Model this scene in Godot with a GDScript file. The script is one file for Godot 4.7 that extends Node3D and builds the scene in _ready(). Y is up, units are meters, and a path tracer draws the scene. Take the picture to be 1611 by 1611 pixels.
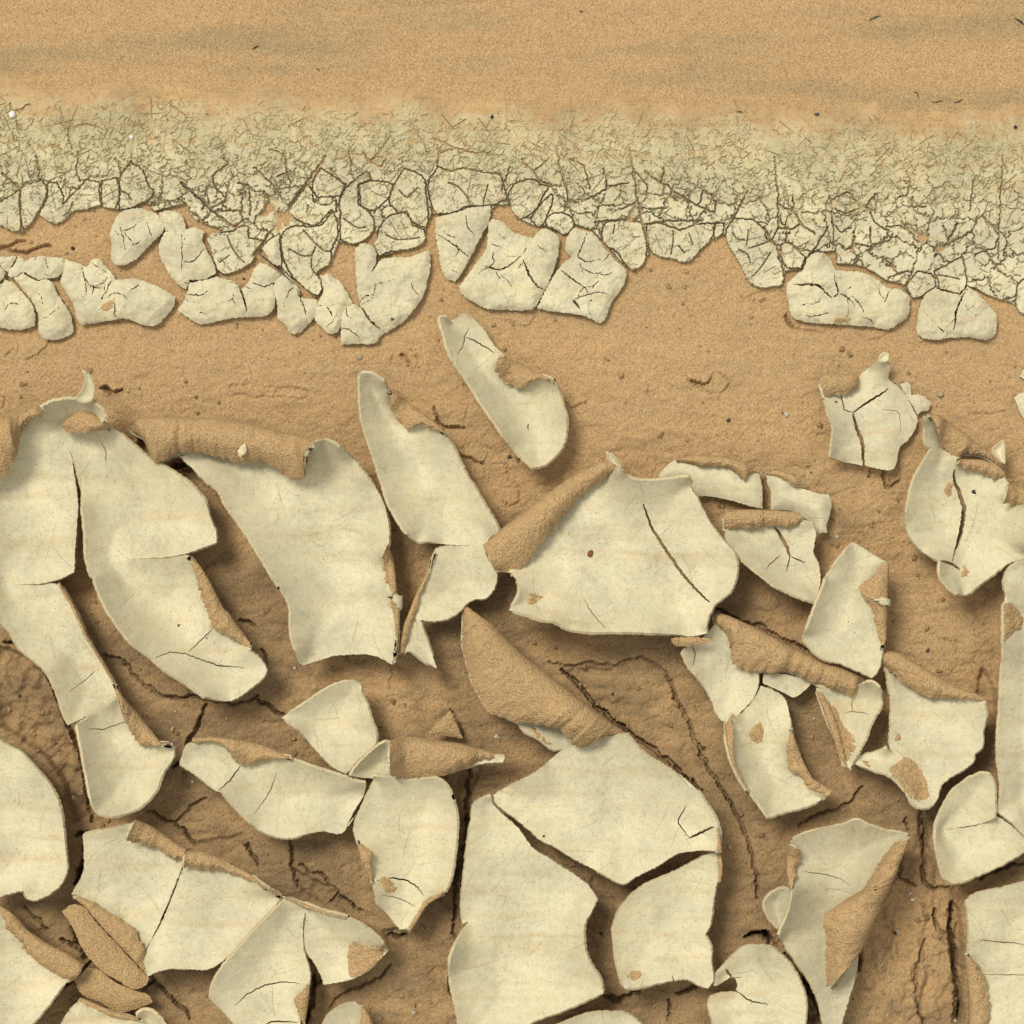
extends Node3D
# Dried clay crust and curled clay flakes on sand, seen from straight above.
# All outlines are in millimetres on the ground (x to the east, y to the south), heights in millimetres.

var FLAKES := [
	{"id": "horned", "base": 26, "reach": 60, "thick": 5, "mat": "clay", "label": "broad two-lobed pale clay flake with long dark split and small horned curl on top",
	"sheets": [[-20,719,16,15,699,16,37,689,20,47,677,20,62,661,34,84,652,34,79,643,34,99,635,34,132,632,34,159,637,34,174,651,34,177,662,34,174,668,34,189,677,14,214,699,14,233,714,14,248,726,14,263,734,14,291,751,14,308,764,14,320,778,14,329,791,14,334,811,10,345,843,10,345,853,10,323,861,10,298,870,10,263,876,10,211,878,10,263,879,10,302,875,12,310,893,12,315,915,12,323,937,12,328,960,12,317,927,12,330,960,12,338,987,12,355,997,12,367,1009,12,397,1022,12,419,1042,8,423,1054,8,417,1065,8,400,1079,8,387,1089,8,364,1100,8,330,1091,24,298,1069,24,263,1046,24,248,1032,24,218,1007,30,189,970,30,171,937,30,159,907,28,159,915,28,146,880,20,143,833,20,139,798,20,134,771,10,124,729,10,115,705,6,119,724,6,123,754,6,128,796,6,125,841,6,122,900,6,99,910,6,70,917,6,22,918,5,70,920,5,92,918,5,99,925,6,109,942,6,119,960,6,99,922,6,112,945,6,127,974,6,139,1002,6,159,1034,4,174,1059,4,185,1079,4,191,1091,4,159,1116,4,118,1135,20,109,1116,20,97,1079,20,84,1055,20,60,1035,14,40,1019,14,25,994,14,7,972,18,0,950,18,-15,920,18,-20,875,18]],
	"rolls": [{"r": 30, "s": [-22,684,0,666,25,658,50,648,77,639], "t": [-22,778,7,760,25,745,40,719,42,694,47,677,62,662,86,652]}, {"r": 14, "s": [117,658,139,646,159,654,185,677], "t": [106,675,124,685,146,682,171,679]}, {"r": 14, "s": [302,875,320,888,335,913,358,960,360,957,377,982,397,1009], "t": [302,875,310,893,315,915,328,960,330,960,338,986,355,997,397,1019]}, {"r": 5, "s": [99,915,117,942,132,974,146,1004,164,1037,184,1071], "t": [98,920,112,945,127,974,139,1002,159,1034,182,1074]}],
	"slits": [{"w": 2.2, "p": [253,1032,273,1023,298,1027,318,1035,348,1046,387,1049]}, {"w": 1.6, "p": [300,1024,339,987]}, {"w": 1.5, "p": [164,694,171,709,171,729]}, {"w": 1.2, "p": [117,1086,154,1054]}],
	"patches": [], "horns": [[143,586,149,589,159,602,163,617,159,634,146,637,134,631,146,615,150,601]]},
	{"id": "strip", "base": 24, "reach": 48, "thick": 4.5, "mat": "clay", "label": "tongue-shaped clay strip broken off below the two-lobed flake, sandy curl along its side",
	"sheets": [[132,1135,26,159,1118,10,192,1095,14,199,1111,14,204,1131,14,211,1151,14,218,1163,14,228,1172,14,248,1168,14,271,1166,14,281,1173,8,276,1191,8,261,1215,16,251,1240,16,233,1260,16,214,1271,16,186,1277,20,171,1275,20,161,1270,20,154,1248,26,146,1210,26,139,1168,26]],
	"rolls": [{"r": 17, "s": [185,1071,211,1105,238,1140,261,1166,278,1169], "t": [192,1092,201,1123,211,1151,228,1172,273,1168]}],
	"slits": [{"w": 2, "p": [146,1143,169,1145,204,1132]}],
	"patches": [], "horns": []},
	{"id": "scroll", "base": 28, "reach": 60, "thick": 5, "mat": "clay", "label": "large pale clay flake with its whole upper end rolled into a sandy scroll",
	"sheets": [[286,719,6,305,736,6,330,756,20,350,771,20,363,796,20,382,823,20,400,848,24,417,875,24,437,908,24,452,932,24,460,960,24,447,922,24,461,950,20,463,992,20,470,1019,20,478,1045,10,504,1037,4,529,1030,4,554,1028,4,579,1028,4,599,1033,4,618,1043,12,622,1024,12,620,967,12,614,932,12,609,905,12,606,900,12,599,878,12,611,863,12,614,843,10,611,813,10,604,788,10,594,769,10,579,749,14,559,724,14,539,706,30,517,695,30,504,699,38,492,716,38,486,752,6,465,756,6,445,742,6,415,725,6,360,723,6,323,713,6]],
	"rolls": [{"r": 30, "s": [210,677,218,660,248,656,298,658,348,659,400,668,425,675,462,683,504,697], "t": [211,681,231,692,251,732,286,714,323,713,360,723,400,730,415,725,445,742,465,757,483,755,492,714]}, {"r": 9, "s": [613,855,621,880,626,920,630,960,631,932,631,967,628,1007,623,1039], "t": [604,875,606,900,614,942,610,915,616,945,621,967,625,999,621,1039]}],
	"slits": [],
	"patches": [], "horns": []},
	{"id": "leaf", "base": 18, "reach": 50, "thick": 5, "mat": "clay", "label": "leaf-shaped clay flake narrowing at its neck to a torn lower piece, black fleck on it",
	"sheets": [[569,590,26,589,592,26,606,605,26,614,620,16,616,644,16,628,664,16,640,675,16,661,669,16,695,682,16,710,699,12,723,724,12,735,749,12,753,776,12,765,798,12,782,826,12,785,836,12,772,846,2,761,858,2,767,878,2,777,893,8,782,903,8,780,920,8,765,940,8,748,942,8,733,950,8,725,960,8,705,972,8,681,976,8,663,974,8,668,992,8,678,1019,8,688,1049,12,663,1034,12,648,1023,12,640,1024,8,641,1009,8,648,982,8,656,957,8,663,935,8,676,905,8,683,880,8,686,862,6,710,860,6,740,858,2,698,856,2,671,851,14,658,851,14,643,838,22,628,816,22,614,791,22,604,761,18,591,721,18,579,684,18,571,654,18,570,622,22]],
	"rolls": [{"r": 12, "s": [614,618,631,623,651,641,673,656,693,672,704,684], "t": [614,622,616,644,628,664,640,676,661,669,697,682]}, {"r": 8, "s": [684,868,673,900,658,927,645,960,636,982,631,1004,626,1027], "t": [684,873,676,905,663,935,656,960,648,982,641,1009,638,1024]}],
	"slits": [],
	"patches": [], "horns": []},
	{"id": "tongue", "base": 16, "reach": 44, "thick": 4.5, "mat": "clay", "label": "boot-shaped clay flake lying apart on open sand, small sandy fold on its upper edge",
	"sheets": [[693,503,18,704,502,18,711,507,6,718,503,6,730,497,6,740,501,6,752,511,6,764,524,6,772,538,6,784,552,6,793,560,16,786,562,16,782,574,16,779,585,16,792,602,16,818,613,16,834,603,16,847,598,22,862,598,22,872,605,22,879,620,16,884,639,16,890,659,16,890,682,12,884,704,12,867,724,12,854,733,12,838,735,16,827,726,16,810,709,16,790,682,24,772,657,24,760,639,24,730,592,20,716,572,20,706,552,20,700,530,20,696,518,20]],
	"rolls": [{"r": 16, "s": [785,564,810,569,834,582,859,595,872,602], "t": [781,575,779,585,792,602,818,613,834,604,847,598,869,603]}],
	"slits": [{"w": 1.8, "p": [738,518,731,530,729,548,720,560]}, {"w": 2.2, "p": [731,530,752,540,778,556]}, {"w": 3, "p": [831,667,830,673,832,678]}],
	"patches": [], "horns": []},
	{"id": "shield", "base": 32, "reach": 60, "thick": 5, "mat": "clay", "label": "biggest shield-shaped clay flake with thick rolled edge, black slit and a rust-red spot",
	"sheets": [[974,741,30,983,749,20,998,756,20,1026,757,20,1053,754,20,1080,752,20,1088,757,8,1083,766,8,1093,783,10,1108,811,10,1120,831,10,1137,853,10,1150,870,16,1155,890,16,1152,913,16,1142,932,16,1123,947,12,1115,960,12,1112,967,12,1108,982,12,1109,994,8,1082,999,8,1070,997,8,1023,993,20,973,991,20,918,991,20,891,986,20,869,974,24,849,971,24,824,963,24,801,957,22,809,947,22,817,932,22,815,915,16,804,900,16,812,908,16,802,898,12,822,891,12,842,867,12,859,843,12,877,823,12,899,796,12,929,767,12,944,750,12]],
	"rolls": [{"r": 24, "s": [760,857,792,829,825,805,857,778,889,756,921,739,950,723], "t": [779,897,802,898,822,892,842,867,859,843,899,796,929,767,974,738]}],
	"slits": [{"w": 5, "p": [1010,793,1023,828,1046,865,1070,900,1093,927,1113,946]}, {"w": 1.6, "p": [918,942,933,967,951,986]}],
	"patches": [[827,941,835,932,849,934,859,936,849,942,839,951,830,950], [1051,1002,1074,1000,1099,1001,1119,1004,1109,1009,1082,1014,1060,1015]], "horns": [[952,711,959,714,976,734,971,739,956,724]]},
	{"id": "capstrip", "base": 12, "reach": 24, "thick": 4, "mat": "clay", "label": "pale tube-like clay strip tucked behind the shield-shaped flake",
	"sheets": [[1036,749,-4,1045,736,-4,1060,725,-4,1072,726,-4,1099,733,-4,1124,734,-4,1151,739,-4,1169,757,-4,1181,742,-4,1194,744,-4,1199,771,-4,1199,800,-4,1179,796,-4,1149,787,-4,1119,781,-4,1092,780,-4,1087,769,-4,1070,756,-4,1037,753,-4]],
	"rolls": [{"r": 12, "s": [1062,723,1087,716,1119,716,1149,721,1179,731,1196,742], "t": [1072,727,1099,733,1124,734,1151,739,1169,758,1181,743,1195,745]}],
	"slits": [],
	"patches": [], "horns": []},
	{"id": "caprest", "base": 12, "reach": 24, "thick": 4, "mat": "clay", "label": "bent clay strip ending in a ragged hook on open sand, beside a narrow gap",
	"sheets": [[1206,745,-5,1216,747,-5,1228,752,-5,1246,766,-5,1263,769,-5,1286,776,-5,1303,778,-5,1308,791,-5,1305,811,-5,1300,828,-5,1301,838,-5,1283,839,-5,1281,826,-5,1261,813,-5,1248,805,-5,1212,801,-5,1212,771,-5,1206,756,-5]],
	"rolls": [{"r": 7, "s": [1204,742,1223,740,1243,745,1263,759], "t": [1209,747,1228,753,1246,765,1261,764]}],
	"slits": [],
	"patches": [], "horns": []},
	{"id": "forked", "base": 17, "reach": 40, "thick": 4, "mat": "clay", "label": "clay flake with forked black crack and a sandy roll along its top",
	"sheets": [[1139,833,8,1159,829,8,1189,831,8,1206,828,8,1223,828,8,1248,826,8,1263,821,8,1276,823,8,1281,833,4,1279,855,4,1277,870,4,1286,888,4,1288,908,4,1286,927,4,1281,947,14,1263,942,14,1238,932,14,1214,920,18,1189,900,18,1164,880,18,1149,868,12,1142,851,12]],
	"rolls": [{"r": 17, "s": [1137,803,1174,801,1211,802,1241,804,1256,808], "t": [1137,833,1159,829,1189,831,1206,827,1238,828,1259,821]}],
	"slits": [{"w": 6, "p": [1217,828,1226,841,1238,863,1241,875]}, {"w": 2, "p": [1241,875,1235,900]}, {"w": 2, "p": [1240,875,1266,885]}, {"w": 1.5, "p": [1227,872,1201,895]}],
	"patches": [], "horns": []},
	{"id": "ear", "base": 34, "reach": 50, "thick": 4.5, "mat": "clay", "label": "upright pale clay flake with squared top and a triangular sandy fold on one side",
	"sheets": [[1336,852,6,1350,860,6,1370,873,6,1385,883,8,1370,904,8,1343,924,8,1357,942,8,1350,935,4,1365,955,4,1372,979,4,1376,999,4,1382,1017,8,1380,1037,8,1375,1054,8,1366,1065,8,1350,1056,8,1318,1042,8,1288,1033,12,1261,1007,12,1258,999,12,1262,989,18,1271,965,18,1278,947,18,1285,930,18,1295,900,18,1293,908,12,1310,883,12,1325,864,12]],
	"rolls": [{"r": 16, "s": [1393,887,1392,920,1390,957,1391,937,1390,974,1389,1004,1382,1020], "t": [1385,884,1370,904,1343,924,1350,935,1365,955,1372,979,1376,999,1382,1017]}],
	"slits": [],
	"patches": [], "horns": []},
	{"id": "longroll", "base": 10, "reach": 40, "thick": 4, "mat": "clay", "label": "clay flake under a long slanting sandy scroll, broken into three pale pieces",
	"sheets": [[1070,1022,12,1074,1019,12,1109,999,4,1122,982,4,1134,987,4,1145,999,4,1146,1029,4,1151,1044,4,1174,1051,4,1192,1056,4,1192,1074,4,1186,1094,4,1169,1114,4,1150,1130,6,1137,1133,6,1127,1125,6,1119,1104,6,1109,1084,6,1092,1059,14,1079,1042,14], [1199,1060,2,1223,1059,2,1248,1063,2,1276,1073,2,1261,1089,2,1246,1096,2,1236,1091,2,1216,1082,2,1199,1074,2], [1281,1081,10,1310,1085,10,1338,1095,10,1349,1079,10,1355,1071,26,1364,1070,26,1375,1079,26,1381,1096,16,1379,1111,16,1367,1131,16,1358,1156,16,1345,1181,16,1335,1205,10,1325,1203,10,1320,1186,10,1313,1163,10,1298,1131,10,1286,1099,10]],
	"rolls": [{"r": 22, "s": [1119,965,1139,965,1161,974,1186,986,1211,999,1248,1019,1286,1034,1323,1049,1353,1063,1365,1071], "t": [1124,979,1142,997,1146,1017,1149,1044,1174,1052,1206,1057,1236,1054,1276,1072,1308,1084,1338,1094,1348,1086,1354,1074]}, {"r": 7, "s": [1281,1085,1291,1111,1303,1148,1320,1193,1331,1208], "t": [1291,1089,1308,1121,1318,1156,1328,1198,1334,1207]}],
	"slits": [{"w": 2.5, "p": [1087,1014,1093,1027,1089,1046]}, {"w": 1.2, "p": [1339,1099,1339,1118]}, {"w": 1.2, "p": [1330,1120,1348,1118,1363,1122]}],
	"patches": [[1299,1099,1315,1116,1325,1138,1340,1158,1340,1181,1330,1198,1320,1178,1315,1151,1303,1121]], "horns": []},
	{"id": "apron", "base": 14, "reach": 46, "thick": 4.5, "mat": "clay", "label": "curved clay flake with one brown sand patch in its middle, below the long slanting scroll",
	"sheets": [[1196,1078,4,1216,1086,4,1233,1099,4,1238,1114,4,1241,1136,10,1238,1161,10,1233,1181,10,1237,1208,10,1261,1223,10,1266,1239,10,1288,1254,14,1268,1263,14,1236,1272,14,1204,1279,22,1189,1258,22,1171,1233,22,1156,1208,26,1146,1178,26,1144,1153,26,1149,1133,16,1169,1118,4,1186,1099,4]],
	"rolls": [{"r": 12, "s": [1242,1145,1251,1168,1263,1198,1276,1223,1308,1240], "t": [1240,1148,1234,1181,1238,1208,1261,1223,1267,1238,1293,1253]}, {"r": 4, "s": [1137,1138,1138,1161,1145,1191,1159,1220,1174,1240], "t": [1149,1121,1148,1161,1150,1188,1163,1218,1175,1239]}],
	"slits": [],
	"patches": [[1175,1153,1184,1140,1196,1133,1201,1148,1199,1166,1189,1169,1179,1163]], "horns": []},
	{"id": "bib", "base": 20, "reach": 44, "thick": 4.5, "mat": "clay", "label": "clay flake with a rolled sandy shoulder and a thick sand crust on its lower tip",
	"sheets": [[1390,1051,6,1395,1054,6,1415,1071,6,1434,1086,6,1462,1096,6,1489,1096,6,1519,1096,14,1541,1104,14,1544,1123,14,1541,1148,10,1539,1173,10,1528,1183,10,1525,1195,10,1509,1208,10,1489,1220,10,1474,1235,10,1469,1253,10,1457,1264,14,1437,1265,14,1427,1258,14,1425,1250,14,1410,1230,14,1392,1215,14,1370,1208,14,1340,1199,4,1348,1188,4,1370,1181,4,1390,1173,12,1402,1184,2,1396,1172,2,1397,1136,8,1398,1099,8,1393,1071,8]],
	"rolls": [{"r": 18, "s": [1382,1021,1410,1024,1434,1039,1459,1054,1492,1074,1521,1088,1542,1095], "t": [1382,1043,1395,1054,1415,1072,1434,1087,1462,1097,1489,1097,1519,1097,1542,1102]}],
	"slits": [],
	"patches": [[1391,1208,1422,1187,1439,1198,1454,1223,1459,1248,1449,1255,1429,1253,1410,1228], [1407,1151,1413,1152,1415,1161,1407,1167,1404,1161], [1349,1193,1355,1192,1366,1199,1365,1204,1355,1200]], "horns": []},
	{"id": "split", "base": 22, "reach": 50, "thick": 4.5, "mat": "clay", "label": "rounded clay flake split down its middle by a curving black crack, sandy fold on top",
	"sheets": [[1443,659,20,1452,662,20,1462,669,20,1472,699,20,1484,709,20,1499,721,10,1497,734,10,1509,739,10,1541,744,10,1559,754,10,1571,749,10,1581,764,10,1569,791,10,1588,796,10,1605,801,26,1603,831,26,1611,858,26,1623,865,8,1623,877,8,1611,878,8,1583,885,8,1559,900,14,1534,918,14,1509,935,14,1497,932,24,1479,918,24,1469,903,24,1469,883,24,1449,870,8,1429,848,8,1420,828,8,1420,806,14,1425,778,14,1434,749,14,1449,724,14,1459,706,14,1449,697,14,1448,674,14]],
	"rolls": [{"r": 16, "s": [1449,653,1472,656,1502,674,1529,695,1559,719,1562,725], "t": [1459,667,1472,699,1484,709,1502,722,1509,715,1541,717,1559,727]}, {"r": 12, "s": [1504,723,1534,723,1561,730,1574,744], "t": [1497,734,1521,742,1541,744,1559,754,1572,750]}, {"r": 16, "s": [1576,762,1596,765,1623,770], "t": [1569,790,1588,797,1623,805]}],
	"slits": [{"w": 7, "p": [1497,739,1497,756,1506,774,1514,798,1511,823,1504,853,1492,883]}, {"w": 5, "p": [1470,881,1492,886,1506,895]}],
	"patches": [[1480,771,1489,756,1497,759,1494,781,1487,783], [1504,908,1511,885,1521,898,1516,905]], "horns": [[1555,708,1575,692,1576,731,1564,721]]},
	{"id": "pentagon", "base": 16, "reach": 30, "thick": 4.5, "mat": "clay", "label": "five-sided clay flake with a branching brown crack, lone on open sand",
	"sheets": [[1346,610,-3,1353,590,-3,1365,580,-3,1376,571,10,1385,570,10,1395,580,10,1397,597,-3,1410,607,-3,1422,620,-3,1434,642,-3,1442,659,-3,1439,674,-3,1427,692,-3,1415,704,-3,1407,734,-3,1402,739,-3,1382,738,-3,1360,733,-3,1330,728,-3,1302,720,10,1305,699,10,1307,674,10,1300,654,10,1294,625,4,1310,623,4,1335,621,4]],
	"rolls": [{"r": 13, "s": [1285,594,1298,590,1318,589,1346,590], "t": [1293,625,1310,624,1335,621,1347,611]}],
	"slits": [{"w": 2.2, "p": [1319,622,1325,634,1325,646,1340,649]}, {"w": 3.5, "p": [1340,650,1362,634,1385,620,1396,611]}, {"w": 6, "p": [1340,651,1345,672,1355,694,1358,733]}, {"w": 1, "p": [1385,644,1412,648,1416,669,1413,684]}],
	"patches": [], "horns": [[1376,571,1380,562,1385,557,1393,560,1390,571]]},
	{"id": "crumb", "base": 10, "reach": 10, "thick": 2.5, "mat": "clay", "label": "small crumpled clay crumb against the five-sided flake",
	"sheets": [[1415,605,-2,1427,600,-2,1433,610,-2,1432,622,-2,1449,622,-2,1464,634,-2,1459,647,-2,1449,647,-2,1442,652,-2,1434,637,-2,1427,627,-2]],
	"rolls": [],
	"slits": [],
	"patches": [], "horns": []},
	{"id": "chip", "base": 10, "reach": 14, "thick": 3, "mat": "clay", "label": "tiny clay chip at the picture border above a bigger chip",
	"sheets": [[1603,592,-2,1611,580,-2,1621,585,-2,1611,597,-2]],
	"rolls": [],
	"slits": [],
	"patches": [], "horns": []},
	{"id": "chipb", "base": 10, "reach": 14, "thick": 3, "mat": "clay", "label": "bigger clay chip cut by the picture border on open sand",
	"sheets": [[1595,625,-2,1606,618,-2,1621,617,-2,1621,664,-2,1611,659,-2,1601,642,-2]],
	"rolls": [],
	"slits": [],
	"patches": [], "horns": []},
	{"id": "border", "base": 28, "reach": 60, "thick": 5, "mat": "clay", "label": "tall clay flake cut by the picture border with a sand patch on its edge",
	"sheets": [[1633,875,14,1611,880,10,1598,883,10,1581,893,10,1572,908,10,1571,925,16,1576,947,16,1574,927,16,1571,940,16,1569,999,16,1569,1029,16,1566,1074,14,1564,1123,14,1561,1161,14,1562,1198,14,1565,1218,14,1566,1248,14,1559,1272,10,1566,1276,10,1583,1288,10,1608,1312,10,1633,1320,0,1646,1148,0,1646,974,0]],
	"rolls": [],
	"slits": [],
	"patches": [[1569,947,1583,947,1606,972,1601,987,1578,1002,1569,1012]], "horns": []},
	{"id": "mitten", "base": 26, "reach": 50, "thick": 4.5, "mat": "clay", "label": "mitten-shaped clay flake with rounded thumb beside the red seed",
	"sheets": [[1536,1212,16,1546,1213,16,1554,1228,16,1556,1248,16,1556,1274,16,1552,1283,16,1534,1293,4,1504,1298,4,1479,1303,2,1504,1300,2,1534,1295,2,1556,1285,6,1562,1280,6,1578,1290,6,1608,1315,6,1623,1324,4,1623,1326,4,1598,1338,12,1564,1357,12,1529,1372,12,1489,1382,16,1477,1372,16,1469,1345,16,1464,1310,16,1467,1288,12,1479,1261,12,1489,1243,12,1509,1226,12]],
	"rolls": [],
	"slits": [],
	"patches": [], "horns": []},
	{"id": "cornerslab", "base": 24, "reach": 60, "thick": 5, "mat": "clay", "label": "big flat clay slab at the border with two hairline cracks and a sandy side",
	"sheets": [[1513,1410,10,1534,1400,10,1571,1392,10,1611,1382,10,1646,1377,10,1646,1646,10,1544,1646,10,1546,1618,10,1552,1571,10,1545,1536,10,1531,1509,10,1516,1497,10,1518,1472,10,1516,1434,10]],
	"rolls": [{"r": 12, "s": [1510,1492,1514,1521,1519,1559,1519,1618], "t": [1516,1498,1531,1509,1545,1536,1552,1571,1547,1618]}],
	"slits": [{"w": 1.8, "p": [1534,1473,1571,1479,1598,1480,1613,1485]}, {"w": 1.3, "p": [1540,1529,1578,1530,1618,1530]}],
	"patches": [], "horns": []},
	{"id": "greyleaf", "base": 24, "reach": 50, "thick": 4.5, "mat": "clay", "label": "grey-green clay flake half covered by a torn sandy flap",
	"sheets": [[1238,1318,10,1256,1309,10,1290,1299,10,1320,1293,10,1340,1285,14,1365,1294,14,1390,1302,14,1421,1303,22,1407,1320,22,1385,1350,22,1370,1385,22,1360,1425,22,1350,1459,22,1346,1492,4,1345,1521,4,1333,1564,4,1320,1608,4,1315,1633,4,1295,1633,4,1285,1578,4,1271,1541,8,1246,1504,8,1228,1477,8,1221,1463,18,1233,1434,18,1240,1407,18,1242,1390,18,1248,1372,18,1253,1350,18,1254,1330,18,1241,1325,18], [1199,1412,16,1208,1400,16,1226,1391,16,1237,1392,16,1235,1415,16,1231,1439,16,1223,1462,16,1216,1449,16,1203,1432,16]],
	"rolls": [{"r": 34, "s": [1423,1309,1410,1335,1395,1370,1380,1405,1365,1442,1353,1479,1345,1489], "t": [1400,1315,1370,1348,1349,1385,1315,1407,1284,1429,1290,1459,1292,1492,1293,1541]}, {"r": 6, "s": [1318,1495,1328,1509,1326,1529,1307,1552], "t": [1313,1506,1320,1519,1317,1536,1304,1550]}, {"r": 9, "s": [1233,1321,1233,1350,1233,1370,1238,1390], "t": [1254,1330,1254,1350,1248,1370,1241,1390]}],
	"slits": [{"w": 1.2, "p": [1258,1367,1295,1372,1320,1380,1335,1390]}],
	"patches": [], "horns": []},
	{"id": "comma", "base": 22, "reach": 50, "thick": 4.5, "mat": "clay", "label": "comma-shaped clay flake with a notch and wedge crack, at the bottom border",
	"sheets": [[1124,1545,10,1122,1534,10,1136,1514,8,1151,1497,8,1168,1484,8,1191,1482,12,1211,1485,12,1228,1499,12,1243,1516,12,1255,1539,12,1263,1566,12,1263,1596,12,1258,1633,12,1126,1633,12,1119,1601,12,1111,1574,8,1114,1561,8,1136,1557,8,1156,1556,1,1158,1545,1,1154,1535,1,1147,1534,3,1136,1541,3]],
	"rolls": [],
	"slits": [{"w": 2.5, "p": [1157,1555,1178,1571,1207,1577]}, {"w": 4.5, "p": [1139,1519,1145,1528,1150,1534]}, {"w": 1.5, "p": [1151,1534,1165,1534]}],
	"patches": [], "horns": []},
	{"id": "quilt", "base": 30, "reach": 56, "thick": 5, "mat": "clay", "label": "tall bottle-shaped clay flake along the long vertical sand crack",
	"sheets": [[746,1261,10,754,1254,10,773,1248,10,776,1261,4,792,1278,4,814,1298,4,829,1318,4,841,1333,4,859,1343,4,884,1360,4,908,1375,4,928,1392,4,938,1407,10,931,1425,10,918,1447,14,917,1469,14,921,1492,14,931,1514,14,943,1531,14,947,1554,14,918,1566,14,879,1583,14,839,1598,14,819,1611,14,809,1633,14,737,1633,14,725,1608,16,721,1583,16,715,1556,16,710,1529,16,710,1504,24,717,1479,24,737,1444,6,727,1449,6,726,1422,8,730,1372,8,736,1323,8,741,1285,8]],
	"rolls": [],
	"slits": [],
	"patches": [], "horns": []},
	{"id": "fan", "base": 30, "reach": 60, "thick": 5, "mat": "clay", "label": "fan-shaped clay flake with bright curving rim and a small angular crack",
	"sheets": [[983,1151,16,998,1168,16,1020,1188,16,1040,1200,16,1065,1218,16,1087,1240,16,1064,1211,16,1089,1233,16,1109,1261,16,1124,1288,16,1125,1310,16,1124,1331,16,1094,1333,8,1064,1338,8,1027,1360,8,1002,1372,8,977,1385,10,957,1375,10,940,1366,10,928,1360,6,891,1340,6,869,1326,6,851,1318,6,834,1303,6,812,1285,6,794,1271,6,779,1258,6,776,1247,4,794,1236,4,819,1225,12,839,1215,12,854,1203,12,864,1193,4,904,1169,4,918,1173,4,933,1163,4,948,1156,4]],
	"rolls": [{"r": 4, "s": [1127,1297,1131,1323,1132,1334], "t": [1123,1294,1125,1320,1124,1333]}],
	"slits": [{"w": 2, "p": [1077,1262,1064,1290,1082,1314]}, {"w": 4, "p": [1081,1314,1104,1303,1119,1294]}],
	"patches": [], "horns": []},
	{"id": "petal", "base": 28, "reach": 56, "thick": 5, "mat": "clay", "label": "petal-shaped clay flake with straight rim, wedged below the fan-shaped flake",
	"sheets": [[1122,1336,4,1104,1343,4,1084,1354,4,1052,1370,8,1014,1387,8,990,1405,8,972,1427,8,964,1449,14,965,1479,14,969,1509,14,980,1546,16,1014,1542,16,1052,1536,10,1079,1534,10,1099,1544,10,1111,1547,10,1119,1536,10,1116,1509,10,1116,1484,10,1106,1464,10,1114,1449,10,1118,1422,10,1122,1395,10,1127,1370,10,1125,1350,10]],
	"rolls": [{"r": 5, "s": [1131,1335,1134,1360,1131,1382], "t": [1125,1340,1127,1365,1126,1380]}],
	"slits": [{"w": 2, "p": [1055,1528,1058,1536,1063,1542]}],
	"patches": [[985,1524,995,1520,1007,1523,1010,1529,997,1535,987,1531]], "horns": []},
	{"id": "overturned", "base": 20, "reach": 40, "thick": 4.5, "mat": "clay", "label": "big sandy flap turned right over, showing its cracked brown underside",
	"sheets": [[809,1123,8,899,1118,8,918,1148,8,906,1166,6,871,1176,10,849,1161,10,824,1146,10]],
	"rolls": [{"r": 34, "s": [732,951,774,979,824,1028,879,1071,936,1116,983,1150], "t": [729,960,727,1012,742,1071,767,1116,807,1132,839,1136,879,1141,899,1166,918,1174,948,1153]}],
	"slits": [],
	"patches": [[829,1143,839,1140,859,1161,871,1167,861,1168,842,1156]], "horns": []},
	{"id": "heart", "base": 20, "reach": 40, "thick": 4, "mat": "clay", "label": "small triangular mottled clay flake with a ring stain",
	"sheets": [[446,1126,12,467,1114,12,489,1099,12,512,1084,12,534,1073,12,559,1070,10,569,1076,10,571,1089,10,579,1104,10,586,1128,14,594,1151,14,592,1168,14,579,1181,14,564,1193,14,551,1210,14,546,1215,8,524,1203,8,507,1186,8,487,1163,8,472,1143,16,455,1131,16]],
	"rolls": [],
	"slits": [],
	"patches": [], "horns": []},
	{"id": "cone", "base": 30, "reach": 30, "thick": 4, "mat": "clay", "label": "brown sandy scroll with a blue-grey open cone at its end",
	"sheets": [[554,1215,16,569,1195,16,589,1176,16,611,1159,26,617,1166,26,623,1181,26,633,1198,26,623,1214,26,616,1217,4,584,1221,4], [736,1202,4,760,1193,4,787,1186,4,792,1188,4,792,1196,4,763,1198,4]],
	"rolls": [{"r": 24, "s": [617,1158,648,1153,686,1160,723,1165,760,1176,792,1186], "t": [618,1214,648,1218,686,1218,710,1213,735,1203,760,1193,792,1190]}],
	"slits": [],
	"patches": [], "horns": []},
	{"id": "sandtri", "base": 5, "reach": 10, "thick": 3, "mat": "sand", "label": "small triangular sandy flap lying against the brown scroll",
	"sheets": [[673,1153,-2,708,1118,-2,718,1138,-2,728,1162,-2,703,1158,-2]],
	"rolls": [],
	"slits": [],
	"patches": [], "horns": []},
	{"id": "canoe", "base": 22, "reach": 50, "thick": 4.5, "mat": "clay", "label": "canoe-shaped clay flake with an overhanging sandy lip on its top edge",
	"sheets": [[297,1168,10,315,1168,10,335,1164,10,358,1169,10,370,1188,10,382,1203,10,400,1198,10,422,1189,10,450,1187,18,465,1191,18,499,1203,18,537,1215,18,559,1223,16,578,1228,16,574,1248,4,559,1272,4,546,1297,4,563,1278,4,548,1298,4,538,1308,4,511,1305,4,479,1308,14,459,1313,14,437,1310,14,412,1300,14,394,1283,18,374,1263,18,352,1241,18,345,1241,10,318,1220,10,289,1200,10,295,1181,10]],
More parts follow.
